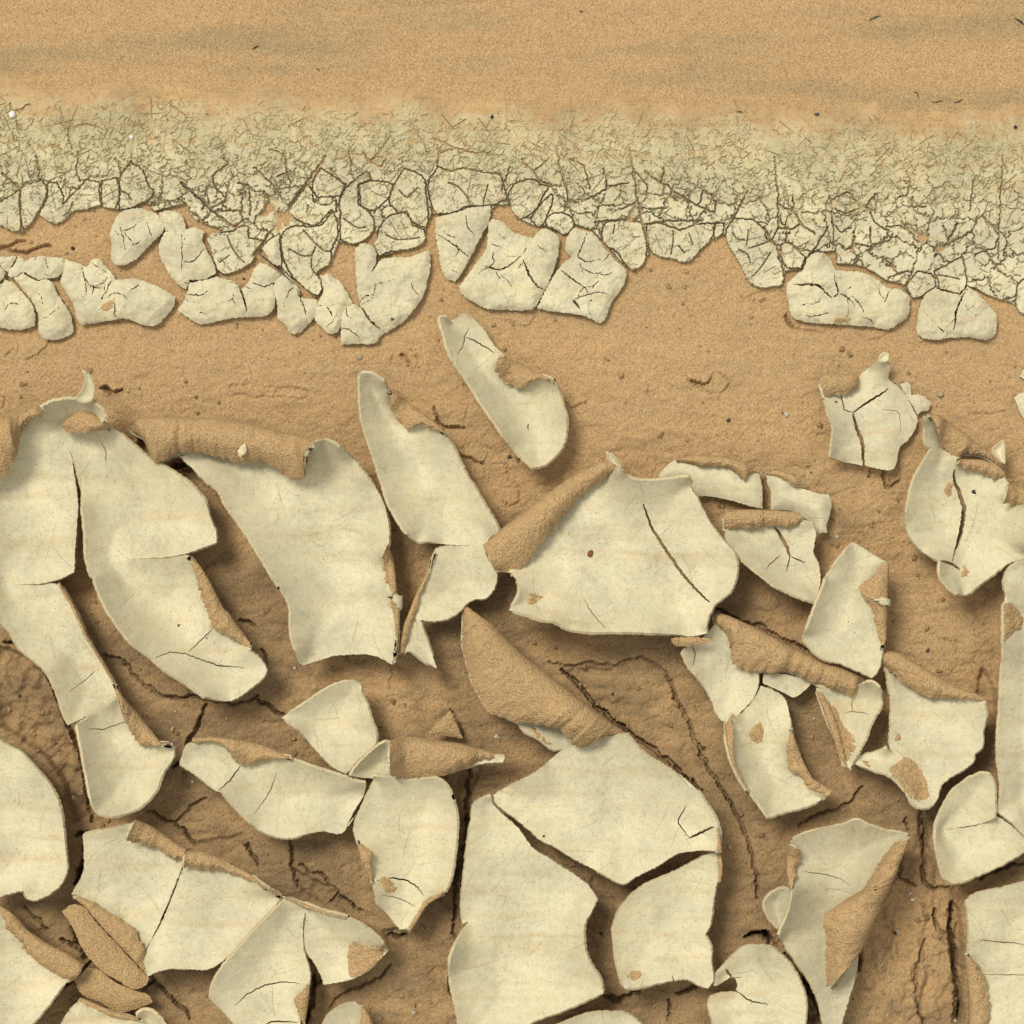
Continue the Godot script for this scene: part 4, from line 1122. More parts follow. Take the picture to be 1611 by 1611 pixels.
func sand_patch(root: Node, outline: PackedVector2Array, sets: Array, origin: Vector3, tall: float):
	var loop: PackedVector2Array = smooth_loop(outline, PackedFloat32Array(), 2.4, 2.2)[0]
	if Geometry2D.is_polygon_clockwise(loop):
		loop.reverse()
	var d := fill(loop, 2.8, [])
	var v := PackedVector3Array()
	for p in d.p:
		var md := 1e9
		for q in loop:
			md = minf(md, p.distance_squared_to(q))
		var up := 1.0 - pow(1.0 - clampf(sqrt(md) / 7.0, 0.0, 1.0), 2.0)
		v.append(place(p, nearest_height(p, sets) - 0.6 + up * (tall + n_fine.get_noise_2d(p.x, p.y) * 1.6 + n_mid.get_noise_2d(p.x * 2.0, p.y * 2.0) * 1.5)) - origin)
	var am := ArrayMesh.new()
	surface(am, v, normals_of(v, d.t), d.t, m_sand)
	part("sand_patch", am, root)


# The edge of a flake that has rolled up and over: round from the sheet at its silhouette and back down to its torn tip.
func roll(root: Node, s: PackedVector2Array, t: PackedVector2Array, rmax: float, sets: Array, thick: float, origin: Vector3):
	var n := s.size()
	var level := PackedFloat32Array()
	for i in n:
		var w := s[i].distance_to(t[i])
		level.append(nearest_height(t[i].lerp(s[i], clampf(1.0 - minf(w * 0.5, rmax) / maxf(w, 0.1), 0.3, 0.9)), sets))
	for k in 6:
		var q := level.duplicate()
		for i in range(1, n - 1):
			q[i] = (level[i - 1] + level[i] + level[i + 1]) / 3.0
		level = q
	var arc := 9
	var rest := 8
	var cols := arc + rest + 1
	var g := PackedVector3Array()
	for i in n:
		var w := maxf(s[i].distance_to(t[i]), 1.5)
		var dir := (t[i] - s[i]) / w if s[i].distance_to(t[i]) > 0.1 else (t[(i + 1) % n] - s[(i + 1) % n]).normalized()
		var tear := n_edge.get_noise_2d(t[i].x * 1.3, t[i].y * 1.3) * 5.0 + n_fine.get_noise_2d(t[i].x * 2.0, t[i].y * 2.0) * 2.6
		w = maxf(w + tear * clampf(w / 20.0, 0.0, 1.0), 1.5)
		var r := minf(w * 0.5, rmax)
		var along := float(i) / (n - 1)
		for k in cols:
			var inward := 0.0
			var up := 0.0
			if k <= arc:
				var a := -PI / 2 + PI * k / arc
				inward = r - r * cos(a)
				up = r + r * sin(a)
			else:
				var q := float(k - arc) / rest
				inward = lerpf(r, w, q)
				up = 2.0 * r - r * 0.9 * q * q
			var p := s[i] + dir * inward
			var bump := n_fine.get_noise_3d(p.x, up, p.y) * 1.9 + n_mid.get_noise_3d(p.x * 1.6, up, p.y * 1.6) * 2.8 * clampf(r / 12.0, 0.2, 1.0) - clampf(1.0 - absf(n_mid.get_noise_3d(p.x * 1.3 + 60.0, up, p.y * 1.3)) * 9.0, 0.0, 1.0) * 2.4 * clampf(r / 12.0, 0.0, 1.0)
			g.append(place(p, level[i] + up + (bump if k > 0 else 0.0)) - origin)
	var tris := PackedInt32Array()
	for i in n - 1:
		for k in cols - 1:
			var a := i * cols + k
			tris.append_array([a, a + 1, a + cols, a + 1, a + cols + 1, a + cols])
	var nn := normals_of(g, tris)
	# outward means up where the roll is highest
	var score := 0.0
	for i in n:
		score += nn[i * cols + arc].y
	if score < 0.0:
		for i in range(0, tris.size(), 3):
			var x := tris[i + 1]
			tris[i + 1] = tris[i + 2]
			tris[i + 2] = x
		nn = normals_of(g, tris)
	var outer := ArrayMesh.new()
	surface(outer, g, nn, tris, m_sand)
	var edge := part("rolled_edge", outer, root)
	var inner_v := PackedVector3Array()
	var inner_n := PackedVector3Array()
	var th := minf(thick, rmax * 0.5) * MM
	for i in g.size():
		inner_v.append(g[i] - nn[i] * th)
		inner_n.append(-nn[i])
	var back := PackedInt32Array()
	for i in range(0, tris.size(), 3):
		back.append_array([tris[i], tris[i + 2], tris[i + 1]])
	var im := ArrayMesh.new()
	surface(im, inner_v, inner_n, back, m_clay)
	# torn rim along the tip and at both ends
	var walk := PackedInt32Array()
	for k in cols:
		walk.append(k)
	for i in range(1, n):
		walk.append(i * cols + cols - 1)
	for k in range(cols - 2, -1, -1):
		walk.append((n - 1) * cols + k)
	var rv := PackedVector3Array()
	var rn := PackedVector3Array()
	var rt := PackedInt32Array()
	for i in walk.size() - 1:
		var a := walk[i]
		var b := walk[i + 1]
		var face := (inner_v[a] - g[a]).cross(g[b] - g[a]).normalized()
		var o := rv.size()
		rv.append_array([g[a], g[b], inner_v[b], inner_v[a]])
		rn.append_array([face, face, face, face])
		rt.append_array([o, o + 1, o + 2, o, o + 2, o + 3])
	surface(im, rv, rn, rt, m_rim)
	part("rolled_inside", im, edge)


# ---------------------------------------------------------------- ground
var gx := PackedFloat32Array()
var gy := PackedFloat32Array()
var rows0 := 0
var gh := PackedFloat32Array()
var first := 0
const STEP := 2.1
const FINE0 := 230.0
const CORE0 := -90.0
const CORE1 := 1701.0


func make_ground():
	var outside := [-9000.0, -5000.0, -3000.0, -1800.0, -1100.0, -700.0, -450.0, -300.0, -200.0, -140.0, -112.0]
	var beyond := [1720.0, 1750.0, 1810.0, 1910.0, 2060.0, 2310.0, 2710.0, 3410.0, 4610.0, 6610.0, 10610.0]
	for q in outside:
		gx.append(q)
		gy.append(q)
	first = gx.size()
	var x := CORE0
	while x <= CORE1:
		gx.append(x)
		x += STEP
	var y0 := CORE0
	while y0 < FINE0:
		gy.append(y0)
		y0 += 5.0
	rows0 = gy.size()
	y0 = FINE0
	while y0 <= CORE1:
		gy.append(y0)
		y0 += STEP
	for q in beyond:
		gx.append(q)
		gy.append(q)
	var w := gx.size()
	var tall := gy.size()
	gh.resize(w * tall)
	var raise := PackedFloat32Array()
	raise.resize(w * tall)
	var col := PackedColorArray()
	col.resize(w * tall)
	for j in tall:
		var y := gy[j]
		var low := smoothstep(560.0, 900.0, y)
		var top := 1.0 - smoothstep(120.0, 260.0, y)
		for i in w:
			var px := gx[i]
			var a := n_wide.get_noise_2d(px, y)
			var m := n_mid.get_noise_2d(px * 0.6, y * 1.3)
			var f := n_fine.get_noise_2d(px, y)
			var hh := -36.0 * low + a * lerpf(3.0, 9.0, low) + m * lerpf(1.6, 2.8, low) + f * lerpf(0.45, 0.9, low)
			hh -= clampf(absf(n_mid.get_noise_2d(px * 0.35 + 700.0, y * 0.8)) * -14.0 + 0.8, 0.0, 1.0) * 1.8 * (1.0 - top)
			var rugged := smoothstep(110.0, 30.0, absf(px - 1440.0) + m * 40.0) * smoothstep(1290.0, 1380.0, y)
			hh += rugged * (absf(n_mid.get_noise_2d(px * 0.6, y * 0.3)) * 17.0 - 5.0 + n_mid.get_noise_2d(px * 1.1, y * 0.9) * 6.0)
			# thin crusts of sand with broken edges: ledges
			var ledge := n_mid.get_noise_2d(px * 0.42 + 1500.0, y * 0.62)
			var ledge2 := n_mid.get_noise_2d(px * 0.8 + 2500.0, y * 0.9)
			hh += (smoothstep(0.12, 0.15, ledge + f * 0.03) * lerpf(0.8, 1.5, low) + smoothstep(0.2, 0.24, ledge2 + f * 0.04) * lerpf(0.6, 1.1, low)) * (1.0 - top)
			gh[j * w + i] = hh
			# greyer and more orange sand in long streaks
			var streak := n_wide.get_noise_2d(px * 0.22 + 900.0, y * 2.1) + 0.35 * n_wide.get_noise_2d(px * 0.9 + 100.0, y * 5.0)
			var grey := clampf(streak * 1.5 + 0.12, 0.0, 1.0) * (0.22 + 0.6 * top) + clampf(m * 0.5, 0.0, 0.3) * 0.5
			var c := SAND.lerp(Color(0.30, 0.225, 0.120), clampf(grey, 0.0, 0.85))
			# darker brown sand in the lower ground, lighter again round a few open spots
			var p := Vector2(px, y)
			var browner := smoothstep(780.0, 1000.0, y + a * 160.0) * (0.62 + a * 0.5 + m * 0.35)
			browner *= smoothstep(70.0, 190.0, p.distance_to(Vector2(1460, 1010)) + m * 40.0) * smoothstep(40.0, 150.0, p.distance_to(Vector2(570, 1110)) + m * 40.0)
			browner *= smoothstep(40.0, 170.0, p.distance_to(Vector2(1410, 1470)) + m * 40.0)
			c = c.lerp(Color(0.175, 0.122, 0.062), clampf(browner, 0.0, 0.85))
			var warm := clampf(-streak * 1.2, 0.0, 1.0) * 0.35
			c = c.lerp(Color(0.45, 0.30, 0.14), warm)
			col[j * w + i] = Color(c.r * 1.6, c.g * 1.6, c.b * 1.6)
	for f in FLAKES:
		for l in f.loops:
			for inset in Geometry2D.offset_polygon(l[0], -16.0):
				lift_under(inset, f.base - f.thick - 15.0, raise, w)
	for k in 2:
		raise = blurred(raise, w, tall, 3)
	for i in gh.size():
		gh[i] += raise[i]
	var sunk := PackedFloat32Array()
	sunk.resize(w * tall)
	for q in HOLLOWS:
		sink(to_points(q.p), q.w, sunk, w)
	sunk = blurred(sunk, w, tall, 1)
	for i in gh.size():
		gh[i] -= sunk[i]
	pits.resize(w * tall)
	scarps.resize(w * tall)
	shift.resize(w * tall)
	for c in GROUND_CRACKS:
		groove(to_points(c.p), c.w, w)
	for i in gh.size():
		gh[i] += scarps[i] - pits[i]
	var v := PackedVector3Array()
	v.resize(w * tall)
	var n := PackedVector3Array()
	n.resize(w * tall)
	for j in tall:
		for i in w:
			v[j * w + i] = place(Vector2(gx[i], gy[j]) + shift[j * w + i], gh[j * w + i])
			var i0 := maxi(i - 1, 0)
			var i1 := mini(i + 1, w - 1)
			var j0 := maxi(j - 1, 0)
			var j1 := mini(j + 1, tall - 1)
			n[j * w + i] = Vector3(-(gh[j * w + i1] - gh[j * w + i0]) / (gx[i1] - gx[i0]), 1.0, -(gh[j1 * w + i] - gh[j0 * w + i]) / (gy[j1] - gy[j0])).normalized()
	var t := PackedInt32Array()
	t.resize((w - 1) * (tall - 1) * 6)
	var o := 0
	for j in tall - 1:
		for i in w - 1:
			var a := j * w + i
			t[o] = a
			t[o + 1] = a + 1
			t[o + 2] = a + w
			t[o + 3] = a + 1
			t[o + 4] = a + w + 1
			t[o + 5] = a + w
			o += 6
	var am := ArrayMesh.new()
	surface(am, v, n, t, m_ground, col)
	var g := part("sand_ground", am, self)
	g.set_meta("kind", "structure")
	g.set_meta("label", "tan sand with fine cracks and shallow hollows between the clay flakes")


func lift_under(loop: PackedVector2Array, level: float, raise: PackedFloat32Array, w: int):
	var lo := loop[0]
	var hi := loop[0]
	for q in loop:
		lo = lo.min(q)
		hi = hi.max(q)
	var i0 := first + maxi(0, int((lo.x - CORE0) / STEP))
	var i1 := mini(w - 12, first + int((hi.x - CORE0) / STEP) + 1)
	var j0 := row_of(lo.y)
	var j1 := mini(gy.size() - 12, row_of(hi.y) + 1)
	for j in range(j0, j1 + 1):
		for i in range(i0, i1 + 1):
			if Geometry2D.is_point_in_polygon(Vector2(gx[i], gy[j]), loop):
				raise[j * w + i] = maxf(raise[j * w + i], level - gh[j * w + i])


func sink(outline: PackedVector2Array, deep: float, sunk: PackedFloat32Array, w: int):
	var loop: PackedVector2Array = smooth_loop(outline, PackedFloat32Array(), 4.0, 5.0)[0]
	var lo := loop[0]
	var hi := loop[0]
	for q in loop:
		lo = lo.min(q)
		hi = hi.max(q)
	var i0 := first + maxi(0, int((lo.x - CORE0) / STEP))
	var i1 := mini(w - 12, first + int((hi.x - CORE0) / STEP) + 1)
	for j in range(row_of(lo.y), mini(gy.size() - 12, row_of(hi.y) + 1) + 1):
		for i in range(i0, i1 + 1):
			var p := Vector2(gx[i], gy[j])
			if Geometry2D.is_point_in_polygon(p, loop):
				sunk[j * w + i] = maxf(sunk[j * w + i], deep * (0.85 + n_mid.get_noise_2d(p.x, p.y) * 0.5))


func row_of(y: float) -> int:
	if y < FINE0:
		return first + maxi(0, int((y - CORE0) / 5.0))
	return mini(rows0 + int((y - FINE0) / STEP), gy.size() - 12)


func blurred(a: PackedFloat32Array, w: int, tall: int, r: int) -> PackedFloat32Array:
	var b := a.duplicate()
	for across in [true, false]:
		var step := 1 if across else w
		var lines := tall if across else w
		var length := w if across else tall
		var src := b.duplicate()
		for j in lines:
			var start: int = j * w if across else j
			var sum := 0.0
			for k in length:
				sum += src[start + k * step]
				if k >= 2 * r + 1:
					sum -= src[start + (k - 2 * r - 1) * step]
				if k >= 2 * r:
					b[start + (k - r) * step] = sum / (2 * r + 1)
	return b


func groove(line: PackedVector2Array, w: float, width: int):
	var n := maxi(3, int(length_of(line) / 4.0))
	var q := softened(resample(line, n), 1)
	for i in n:
		q[i] += Vector2(n_mid.get_noise_2d(q[i].x * 1.4, q[i].y * 1.4), n_mid.get_noise_2d(q[i].x * 1.4 + 300.0, q[i].y * 1.4)) * 5.0 + Vector2(n_edge.get_noise_2d(q[i].x * 0.7, q[i].y * 0.7), n_edge.get_noise_2d(q[i].x * 0.7 + 300.0, q[i].y * 0.7)) * 1.8
	for k in n - 1:
		var a := q[k]
		var b := q[k + 1]
		var t := (k + 0.5) / (n - 1)
		var half := maxf(0.05, (w * 0.30 * (0.3 + 0.7 * sin(PI * t)) - 0.2) * (1.0 + n_mid.get_noise_2d(a.x * 1.5, a.y * 1.5) * 0.9))
		var deep := (0.8 + w * 1.5 if w < 2.9 else 3.0 + w * 3.0) * clampf(0.8 + n_mid.get_noise_2d(a.x * 0.6 + 50.0, a.y * 0.6) * 0.6, 0.65, 1.0)
		var wide := 16.0 + w * 2.0
		var lo := a.min(b) - Vector2(wide, wide)
		var hi := a.max(b) + Vector2(wide, wide)
		var i0 := maxi(0, int((lo.x - CORE0) / STEP))
		var i1 := mini(int((CORE1 - CORE0) / STEP), int((hi.x - CORE0) / STEP) + 1)
		var j0 := row_of(lo.y)
		var j1 := mini(row_of(hi.y) + 1, gy.size() - 12)
		var side_up := 0.8 + w * 0.35
		for j in range(j0, j1 + 1):
			for i in range(i0, i1 + 1):
				var p := Vector2(gx[first + i], gy[j])
				var near_line := Geometry2D.get_closest_point_to_segment(p, a, b)
				var d := p.distance_to(near_line)
				if d > wide:
					continue
				var at := j * width + first + i
				if d < half:
					pits[at] = maxf(pits[at], deep)
				elif d < half + STEP * 0.62:
					# the nearest points of the grid move onto the line, so that even a thin crack runs on unbroken
					if deep > pits[at]:
						pits[at] = deep
						shift[at] = (near_line - p).limit_length(STEP * 0.6) if half < STEP * 0.5 else Vector2.ZERO
				if (b - a).cross(p - a) < 0.0:
					var near := 1.0 - d / wide
					scarps[at] = maxf(scarps[at], side_up * near * near * sin(PI * clampf(t, 0.1, 0.9)))


var pits := PackedFloat32Array()
var scarps := PackedFloat32Array()
var shift := PackedVector2Array()


func ground_at(p: Vector2) -> float:
	var i := first + clampi(int(round((p.x - CORE0) / STEP)), 0, 851)
	var j := row_of(p.y)
	return gh[j * gx.size() + i]


# ---------------------------------------------------------------- crust
const CX0 := -60.0
const CY0 := 104.0
const CS := 0.8
const CW := 2165
const CH := 490
var marks := PackedFloat32Array()


class Piece:
	var v := PackedVector3Array()
	var n := PackedVector3Array()
	var c := PackedColorArray()
	var t := PackedInt32Array()
	var known := {}


func mark(p: Vector2, depth: float):
	var i := int(round((p.x - CX0) / CS))
	var j := int(round((p.y - CY0) / CS))
	if i >= 0 and j >= 0 and i < CW and j < CH:
		marks[j * CW + i] = maxf(marks[j * CW + i], depth)


func mark_at(p: Vector2) -> float:
	var i := clampi(int(round((p.x - CX0) / CS)), 0, CW - 1)
	var j := clampi(int(round((p.y - CY0) / CS)), 0, CH - 1)
	return marks[j * CW + i]


func mark_line(q: PackedVector2Array, w: float, depth: float):
	for i in q.size() - 1:
		var l := q[i].distance_to(q[i + 1])
		var side := (q[i + 1] - q[i]).normalized().orthogonal()
		var n := maxi(1, int(l / 0.5))
		var across := int(w / 0.6)
		for s in n:
			var p := q[i].lerp(q[i + 1], float(s) / n)
			var ww := w * (0.7 + 0.8 * n_edge.get_noise_2d(p.x * 2.0, p.y * 2.0))
			for o in range(-across, across + 1):
				var off := o * 0.4
				if absf(off) <= maxf(ww * 0.5, 0.2):
					mark(p + side * off, depth * (1.0 - 0.5 * absf(off) / maxf(ww * 0.5, 0.4)))


func film_start(x: float) -> float:
	return 142.0 + x * 0.03 + n_wide.get_noise_2d(x * 1.5, 50.0) * 26.0 + n_mid.get_noise_2d(x, 80.0) * 12.0


func film_end(x: float) -> float:
	return 246.0 + clampf((x - 650.0) / 960.0, 0.0, 1.0) * 58.0 + n_mid.get_noise_2d(x * 0.7, 10.0) * 14.0


func warp(p: Vector2) -> Vector2:
	return p + Vector2(n_mid.get_noise_2d(p.x * 1.1, p.y * 1.1 + 900.0), n_mid.get_noise_2d(p.x * 1.1 + 500.0, p.y * 1.1)) * 7.0 + Vector2(n_edge.get_noise_2d(p.x, p.y), n_edge.get_noise_2d(p.x + 200.0, p.y)) * 4.5


func make_crust():
	marks.resize(CW * CH)
	# needle-shaped casts: straight hairlines lying every way, singly and in sprays
	var needles := 0
	while needles < 8500:
		var x := rng.randf_range(-60.0, 1671.0)
		var y := rng.randf_range(140.0, 490.0)
		var t := clampf((y - film_start(x) + 8.0) / 50.0, 0.0, 1.0)
		var thick := 0.55 + n_mid.get_noise_2d(x * 0.8, y * 0.8 + 300.0) * 1.1
		if rng.randf() > t * clampf((430.0 - y) / 190.0, 0.16, 1.0) * clampf(thick, 0.12, 1.0):
			continue
		needles += 1
		var dir := Vector2.from_angle(rng.randf() * TAU)
		var p := Vector2(x, y)
		var deep := rng.randf_range(0.6, 3.0) * (0.3 + 0.7 * t)
		var steps := int(rng.randf_range(3.0, 13.0) / 0.5 * (0.55 + 0.45 * t))
		if rng.randf() < 0.05:
			steps *= 3
			deep += 1.0
		for s in steps:
			mark(p, deep)
			p += dir * 0.5
	for c in CRUST_CRACKS:
		var line := to_points(c.p)
		var q := resample(line, maxi(3, int(length_of(line) / 4.0)))
		for i in q.size():
			q[i] += Vector2(n_edge.get_noise_2d(q[i].x * 1.5, q[i].y * 1.5), n_edge.get_noise_2d(q[i].x * 1.5 + 300.0, q[i].y * 1.5)) * 3.5
		mark_line(q, c.w * 1.1, 8.0 + c.w)
	var root := Node3D.new()
	root.name = "clay_crust"
	root.set_meta("kind", "structure")
	root.set_meta("label", "pale clay crust crossed by needle cracks, breaking into plates towards the bare sand")
	add_child(root)

	# outlines of the traced plates: those lying free are things, the others are plates of the crust
	var free := []
	var fixed := []
	for f in PLATES:
		var loop: PackedVector2Array = smooth_loop(to_points(f.p), PackedFloat32Array(), 2.2, 2.0)[0]
		if Geometry2D.is_polygon_clockwise(loop):
			loop.reverse()
		if f.thing:
			free.append([f, loop])
		else:
			fixed.append([f, loop])
			var closed := loop.duplicate()
			closed.append(loop[0])
			mark_line(closed, 1.8, 12.0)
			for s in f.slits:
				var q := to_points(s.p)
				mark_line(softened(resample(q, maxi(4, int(length_of(q) / 4.0))), 1), s.w, 9.0)
	for e in free:
		free_plate(e[0], e[1])
	grid_crust(root, free, fixed)


func free_plate(f: Dictionary, loop: PackedVector2Array):
	var c := Vector2.ZERO
	var area := 0.0
	for i in loop.size():
		c += loop[i]
		area += loop[i].cross(loop[(i + 1) % loop.size()])
	c /= loop.size()
	area = absf(area) * 0.5
	var origin := place(c, 0.0)
	var target := thing("clay_plate", f.label, "clay plate", "clay plates at the front of the crust", origin)
	var cuts := []
	for s in f.slits:
		cuts.append(slit_shape(to_points(s.p), s.w))
	# more hairlines, kinked and branching, as drying leaves them
	for k in int(area / 1700.0):
		var p := loop[rng.randi() % loop.size()].lerp(c, rng.randf_range(0.1, 0.9))
		var dir := Vector2.from_angle(rng.randf() * TAU)
		var line := PackedVector2Array([p])
		for s in rng.randi_range(2, 4):
			p += dir * rng.randf_range(5.0, 12.0)
			dir = dir.rotated(rng.randf_range(-0.9, 0.9))
			line.append(p)
		cuts.append(slit_shape(line, rng.randf_range(0.6, 2.0)))
	var d := fill(loop, 1.9, cuts)
	var h := PackedFloat32Array()
	for p in d.p:
		var md := 1e9
		for q in loop:
			md = minf(md, p.distance_squared_to(q))
		var e := sqrt(md)
		var fall := maxf(0.0, 1.0 - e / 15.0)
		h.append(19.0 - fall * fall * 6.0 + n_mid.get_noise_2d(p.x * 0.8, p.y * 0.8) * 5.0 + n_fine.get_noise_2d(p.x, p.y) * 0.4 - minf(mark_at(p), 3.0) * 0.35)
	shell(target, "clay_sheet", d.p, h, d.t, 8.5, m_crust, m_rim, m_sand, origin)
	for a in f.patches:
		sand_patch(target, to_points(a), [[d.p, h]], origin, 2.2)


func grid_crust(root: Node, free: Array, fixed: Array):
	var region := PackedVector2Array()
	for i in 177:
		var x := -260.0 + i * 12.0
		region.append(Vector2(x, 100.0))
	var front := to_points(CRUST_FRONT)
	for i in range(front.size() - 1, -1, -1):
		region.append(front[i])
	crust_area = region
	var seeds := PackedVector2Array()
	var buckets := {}
	var y := 235.0
	while y < 500.0:
		var gap := lerpf(26.0, 44.0, clampf((y - 240.0) / 120.0, 0.0, 1.0))
		var x := -100.0
		while x < 1720.0:
			var s := Vector2(x + rng.randf_range(-0.9, 0.9) * gap, y + rng.randf_range(-0.9, 0.9) * gap)
			var key := Vector2i((s / 70.0).floor())
			if not buckets.has(key):
				buckets[key] = PackedInt32Array()
			buckets[key].append(seeds.size())
			seeds.append(s)
			x += gap * 1.12
		y += gap * 0.95
	# chips too small to part: a finer net of broken hairlines over film and plates
	var small := PackedVector2Array()
	var sbuckets := {}
	y = 150.0
	while y < 460.0:
		var gap := lerpf(9.0, 21.0, clampf((y - 170.0) / 200.0, 0.0, 1.0))
		var x := -90.0
		while x < 1700.0:
			var s := Vector2(x + rng.randf_range(-0.75, 0.75) * gap, y + rng.randf_range(-0.75, 0.75) * gap)
			var key := Vector2i((s / 26.0).floor())
			if not sbuckets.has(key):
				sbuckets[key] = PackedInt32Array()
			sbuckets[key].append(small.size())
			small.append(s)
			x += gap * 1.1
		y += gap * 0.95
	# which plate each point of the grid belongs to: -1 none, 0 the film, then cells, then traced plates
	var label := PackedInt32Array()
	label.resize(CW * CH)
	label.fill(-1)
	var height := PackedFloat32Array()
	height.resize(CW * CH)
	var start := PackedFloat32Array()
	var stop := PackedFloat32Array()
	for i in CW:
		start.append(film_start(CX0 + i * CS))
		stop.append(film_end(CX0 + i * CS))
	for j in CH:
		for i in CW:
			var p := Vector2(CX0 + i * CS, CY0 + j * CS)
			var at := j * CW + i
			var ground := ground_at(p)
			height[at] = ground - 2.0
			if p.y < start[i] - 26.0:
				continue
			if p.y > stop[i] - 30.0 and not Geometry2D.is_point_in_polygon(p, region):
				continue
			var down := marks[at]
			if p.y < stop[i]:
				label[at] = 0
			else:
				var q := warp(p)
				var key := Vector2i((q / 70.0).floor())
				var d1 := 1e9
				var d2 := 1e9
				var who := 0
				for bj in range(-1, 2):
					for bi in range(-1, 2):
						var list: PackedInt32Array = buckets.get(key + Vector2i(bi, bj), PackedInt32Array())
						for k in list:
							var d := q.distance_squared_to(seeds[k])
							if d < d1:
								d2 = d1
								d1 = d
								who = k
							elif d < d2:
								d2 = d
				label[at] = who + 1
				var e := (sqrt(d2) - sqrt(d1)) * 0.5
				var grown := clampf((p.y - stop[i]) / 70.0, 0.0, 1.0)
				var wide := 0.2 + (0.15 + 1.0 * grown) * clampf(0.45 + n_mid.get_noise_2d(p.x * 0.5, p.y * 0.5 + 70.0) * 1.6, 0.0, 1.0)
				down = maxf(down, lerpf(2.5, 11.0, grown) * (1.0 - smoothstep(wide * 0.5, wide + 0.7, e)))
				down = maxf(down, 0.7 * (1.0 - smoothstep(0.0, 4.0, e)))
			var qs := p + Vector2(n_edge.get_noise_2d(p.x * 1.4 + 31.0, p.y * 1.4), n_edge.get_noise_2d(p.x * 1.4 + 231.0, p.y * 1.4)) * 3.5
			var ks := Vector2i((qs / 26.0).floor())
			var e1 := 1e9
			var e2 := 1e9
			for bj in range(-1, 2):
				for bi in range(-1, 2):
					var near_list: PackedInt32Array = sbuckets.get(ks + Vector2i(bi, bj), PackedInt32Array())
					for k in near_list:
						var d := qs.distance_squared_to(small[k])
						if d < e1:
							e2 = e1
							e1 = d
						elif d < e2:
							e2 = d
			var gap_at := (sqrt(e2) - sqrt(e1)) * 0.5
			var gate := clampf(0.5 + n_mid.get_noise_2d(p.x * 1.3 + 77.0, p.y * 1.3) * 3.0, 0.0, 1.0) * clampf((p.y - start[i] - 18.0) / 50.0, 0.0, 1.0)
			marks[at] = maxf(marks[at], minf(5.0, 3.6 * gate * (1.0 - smoothstep(0.3, 0.95, gap_at))))
			down = maxf(down, (1.8 + 4.0 * clampf((p.y - start[i]) / 150.0, 0.0, 1.0)) * gate * (1.0 - smoothstep(0.3, 0.95, gap_at)))
			var deep_in := clampf((p.y - stop[i] + 20.0) / 80.0, 0.0, 1.0)
			var into := clampf((p.y - start[i] + 26.0) / 40.0, 0.0, 1.0)
			height[at] = lerpf(ground - 1.2, maxf(ground, 0.0) + 1.6, into) + clampf((p.y - start[i]) / 120.0, 0.0, 1.0) * 2.0 + deep_in * 5.5 + n_mid.get_noise_2d(p.x, p.y) * 1.4 * deep_in - down
	var number := seeds.size() + 1
	for e in fixed:
		paint(e[1], number, label, height, false)
		number += 1
	for e in free:
		paint(biggest(Geometry2D.offset_polygon(e[1], 1.6)), -1, label, height, true)
	# small differences of level and tilt from plate to plate
	var lean := PackedVector3Array()
	for k in number:
		lean.append(Vector3(rng.randf_range(-0.02, 0.02), rng.randf_range(0.0, 1.3), rng.randf_range(-0.02, 0.02)))
	for j in CH:
		for i in CW:
			var at := j * CW + i
			var k := label[at]
			if k > 0:
				var l := lean[k]
				var mid := seeds[k - 1] if k <= seeds.size() else Vector2(CX0 + i * CS, CY0 + j * CS)
				height[at] += l.y + (CX0 + i * CS - mid.x) * l.x + (CY0 + j * CS - mid.y) * l.z
	var pieces := {}
	for j in CH - 1:
		for i in CW - 1:
			var a := j * CW + i
			var k := maxi(maxi(label[a], label[a + 1]), maxi(label[a + CW], label[a + CW + 1]))
			if k < 0:
				continue
			if label[a] >= 0:
				k = label[a]
			if not pieces.has(k):
				pieces[k] = Piece.new()
			var piece: Piece = pieces[k]
			var ids := [0, 0, 0, 0]
			var corner := 0
			for at in [a, a + 1, a + CW, a + CW + 1]:
				var id: int = piece.known.get(at, -1)
				if id < 0:
					id = piece.v.size()
					piece.known[at] = id
					var ii: int = at % CW
					var jj: int = at / CW
					var p := Vector2(CX0 + ii * CS, CY0 + jj * CS)
					piece.v.append(place(p, height[at]))
					var dx := height[mini(at + 1, CW * CH - 1)] - height[maxi(at - 1, 0)]
					var dy := height[mini(at + CW, CW * CH - 1)] - height[maxi(at - CW, 0)]
					piece.n.append(Vector3(-dx, 2.0 * CS, -dy).normalized())
					var into := (p.y - start[ii]) / 44.0
					var cover := clampf(into + n_fine.get_noise_2d(p.x, p.y) * 0.28 + n_mid.get_noise_2d(p.x * 0.6, p.y * 1.4) * 0.5 + rng.randf_range(-0.3, 0.3), 0.0, 1.0)
					# the film is thinner and yellower than the plates; its edge is strewn with sand grains
					var tint := Color(0.85, 0.81, 0.71).lerp(Color.WHITE, clampf((p.y - stop[ii] + 40.0) / 110.0 + n_mid.get_noise_2d(p.x, p.y + 40.0) * 0.4, 0.0, 1.0))
					# a crack that goes right through the clay lays bare the sand under it
					if marks[at] > 5.5 and height[at] < ground_at(p) + 0.6 and p.y > start[ii] + 50.0:
						cover = 0.0
					piece.c.append(SAND_OVER_CLAY.lerp(tint, cover))
				ids[corner] = id
				corner += 1
			piece.t.append_array([ids[0], ids[1], ids[2], ids[1], ids[3], ids[2]])
	for k in pieces:
		var piece: Piece = pieces[k]
		if k > 0 and piece.t.size() < 240:
			var rest: Piece = pieces[0]
			var base := rest.v.size()
			rest.v.append_array(piece.v)
			rest.n.append_array(piece.n)
			rest.c.append_array(piece.c)
			for id in piece.t:
				rest.t.append(base + id)
			piece.t.clear()
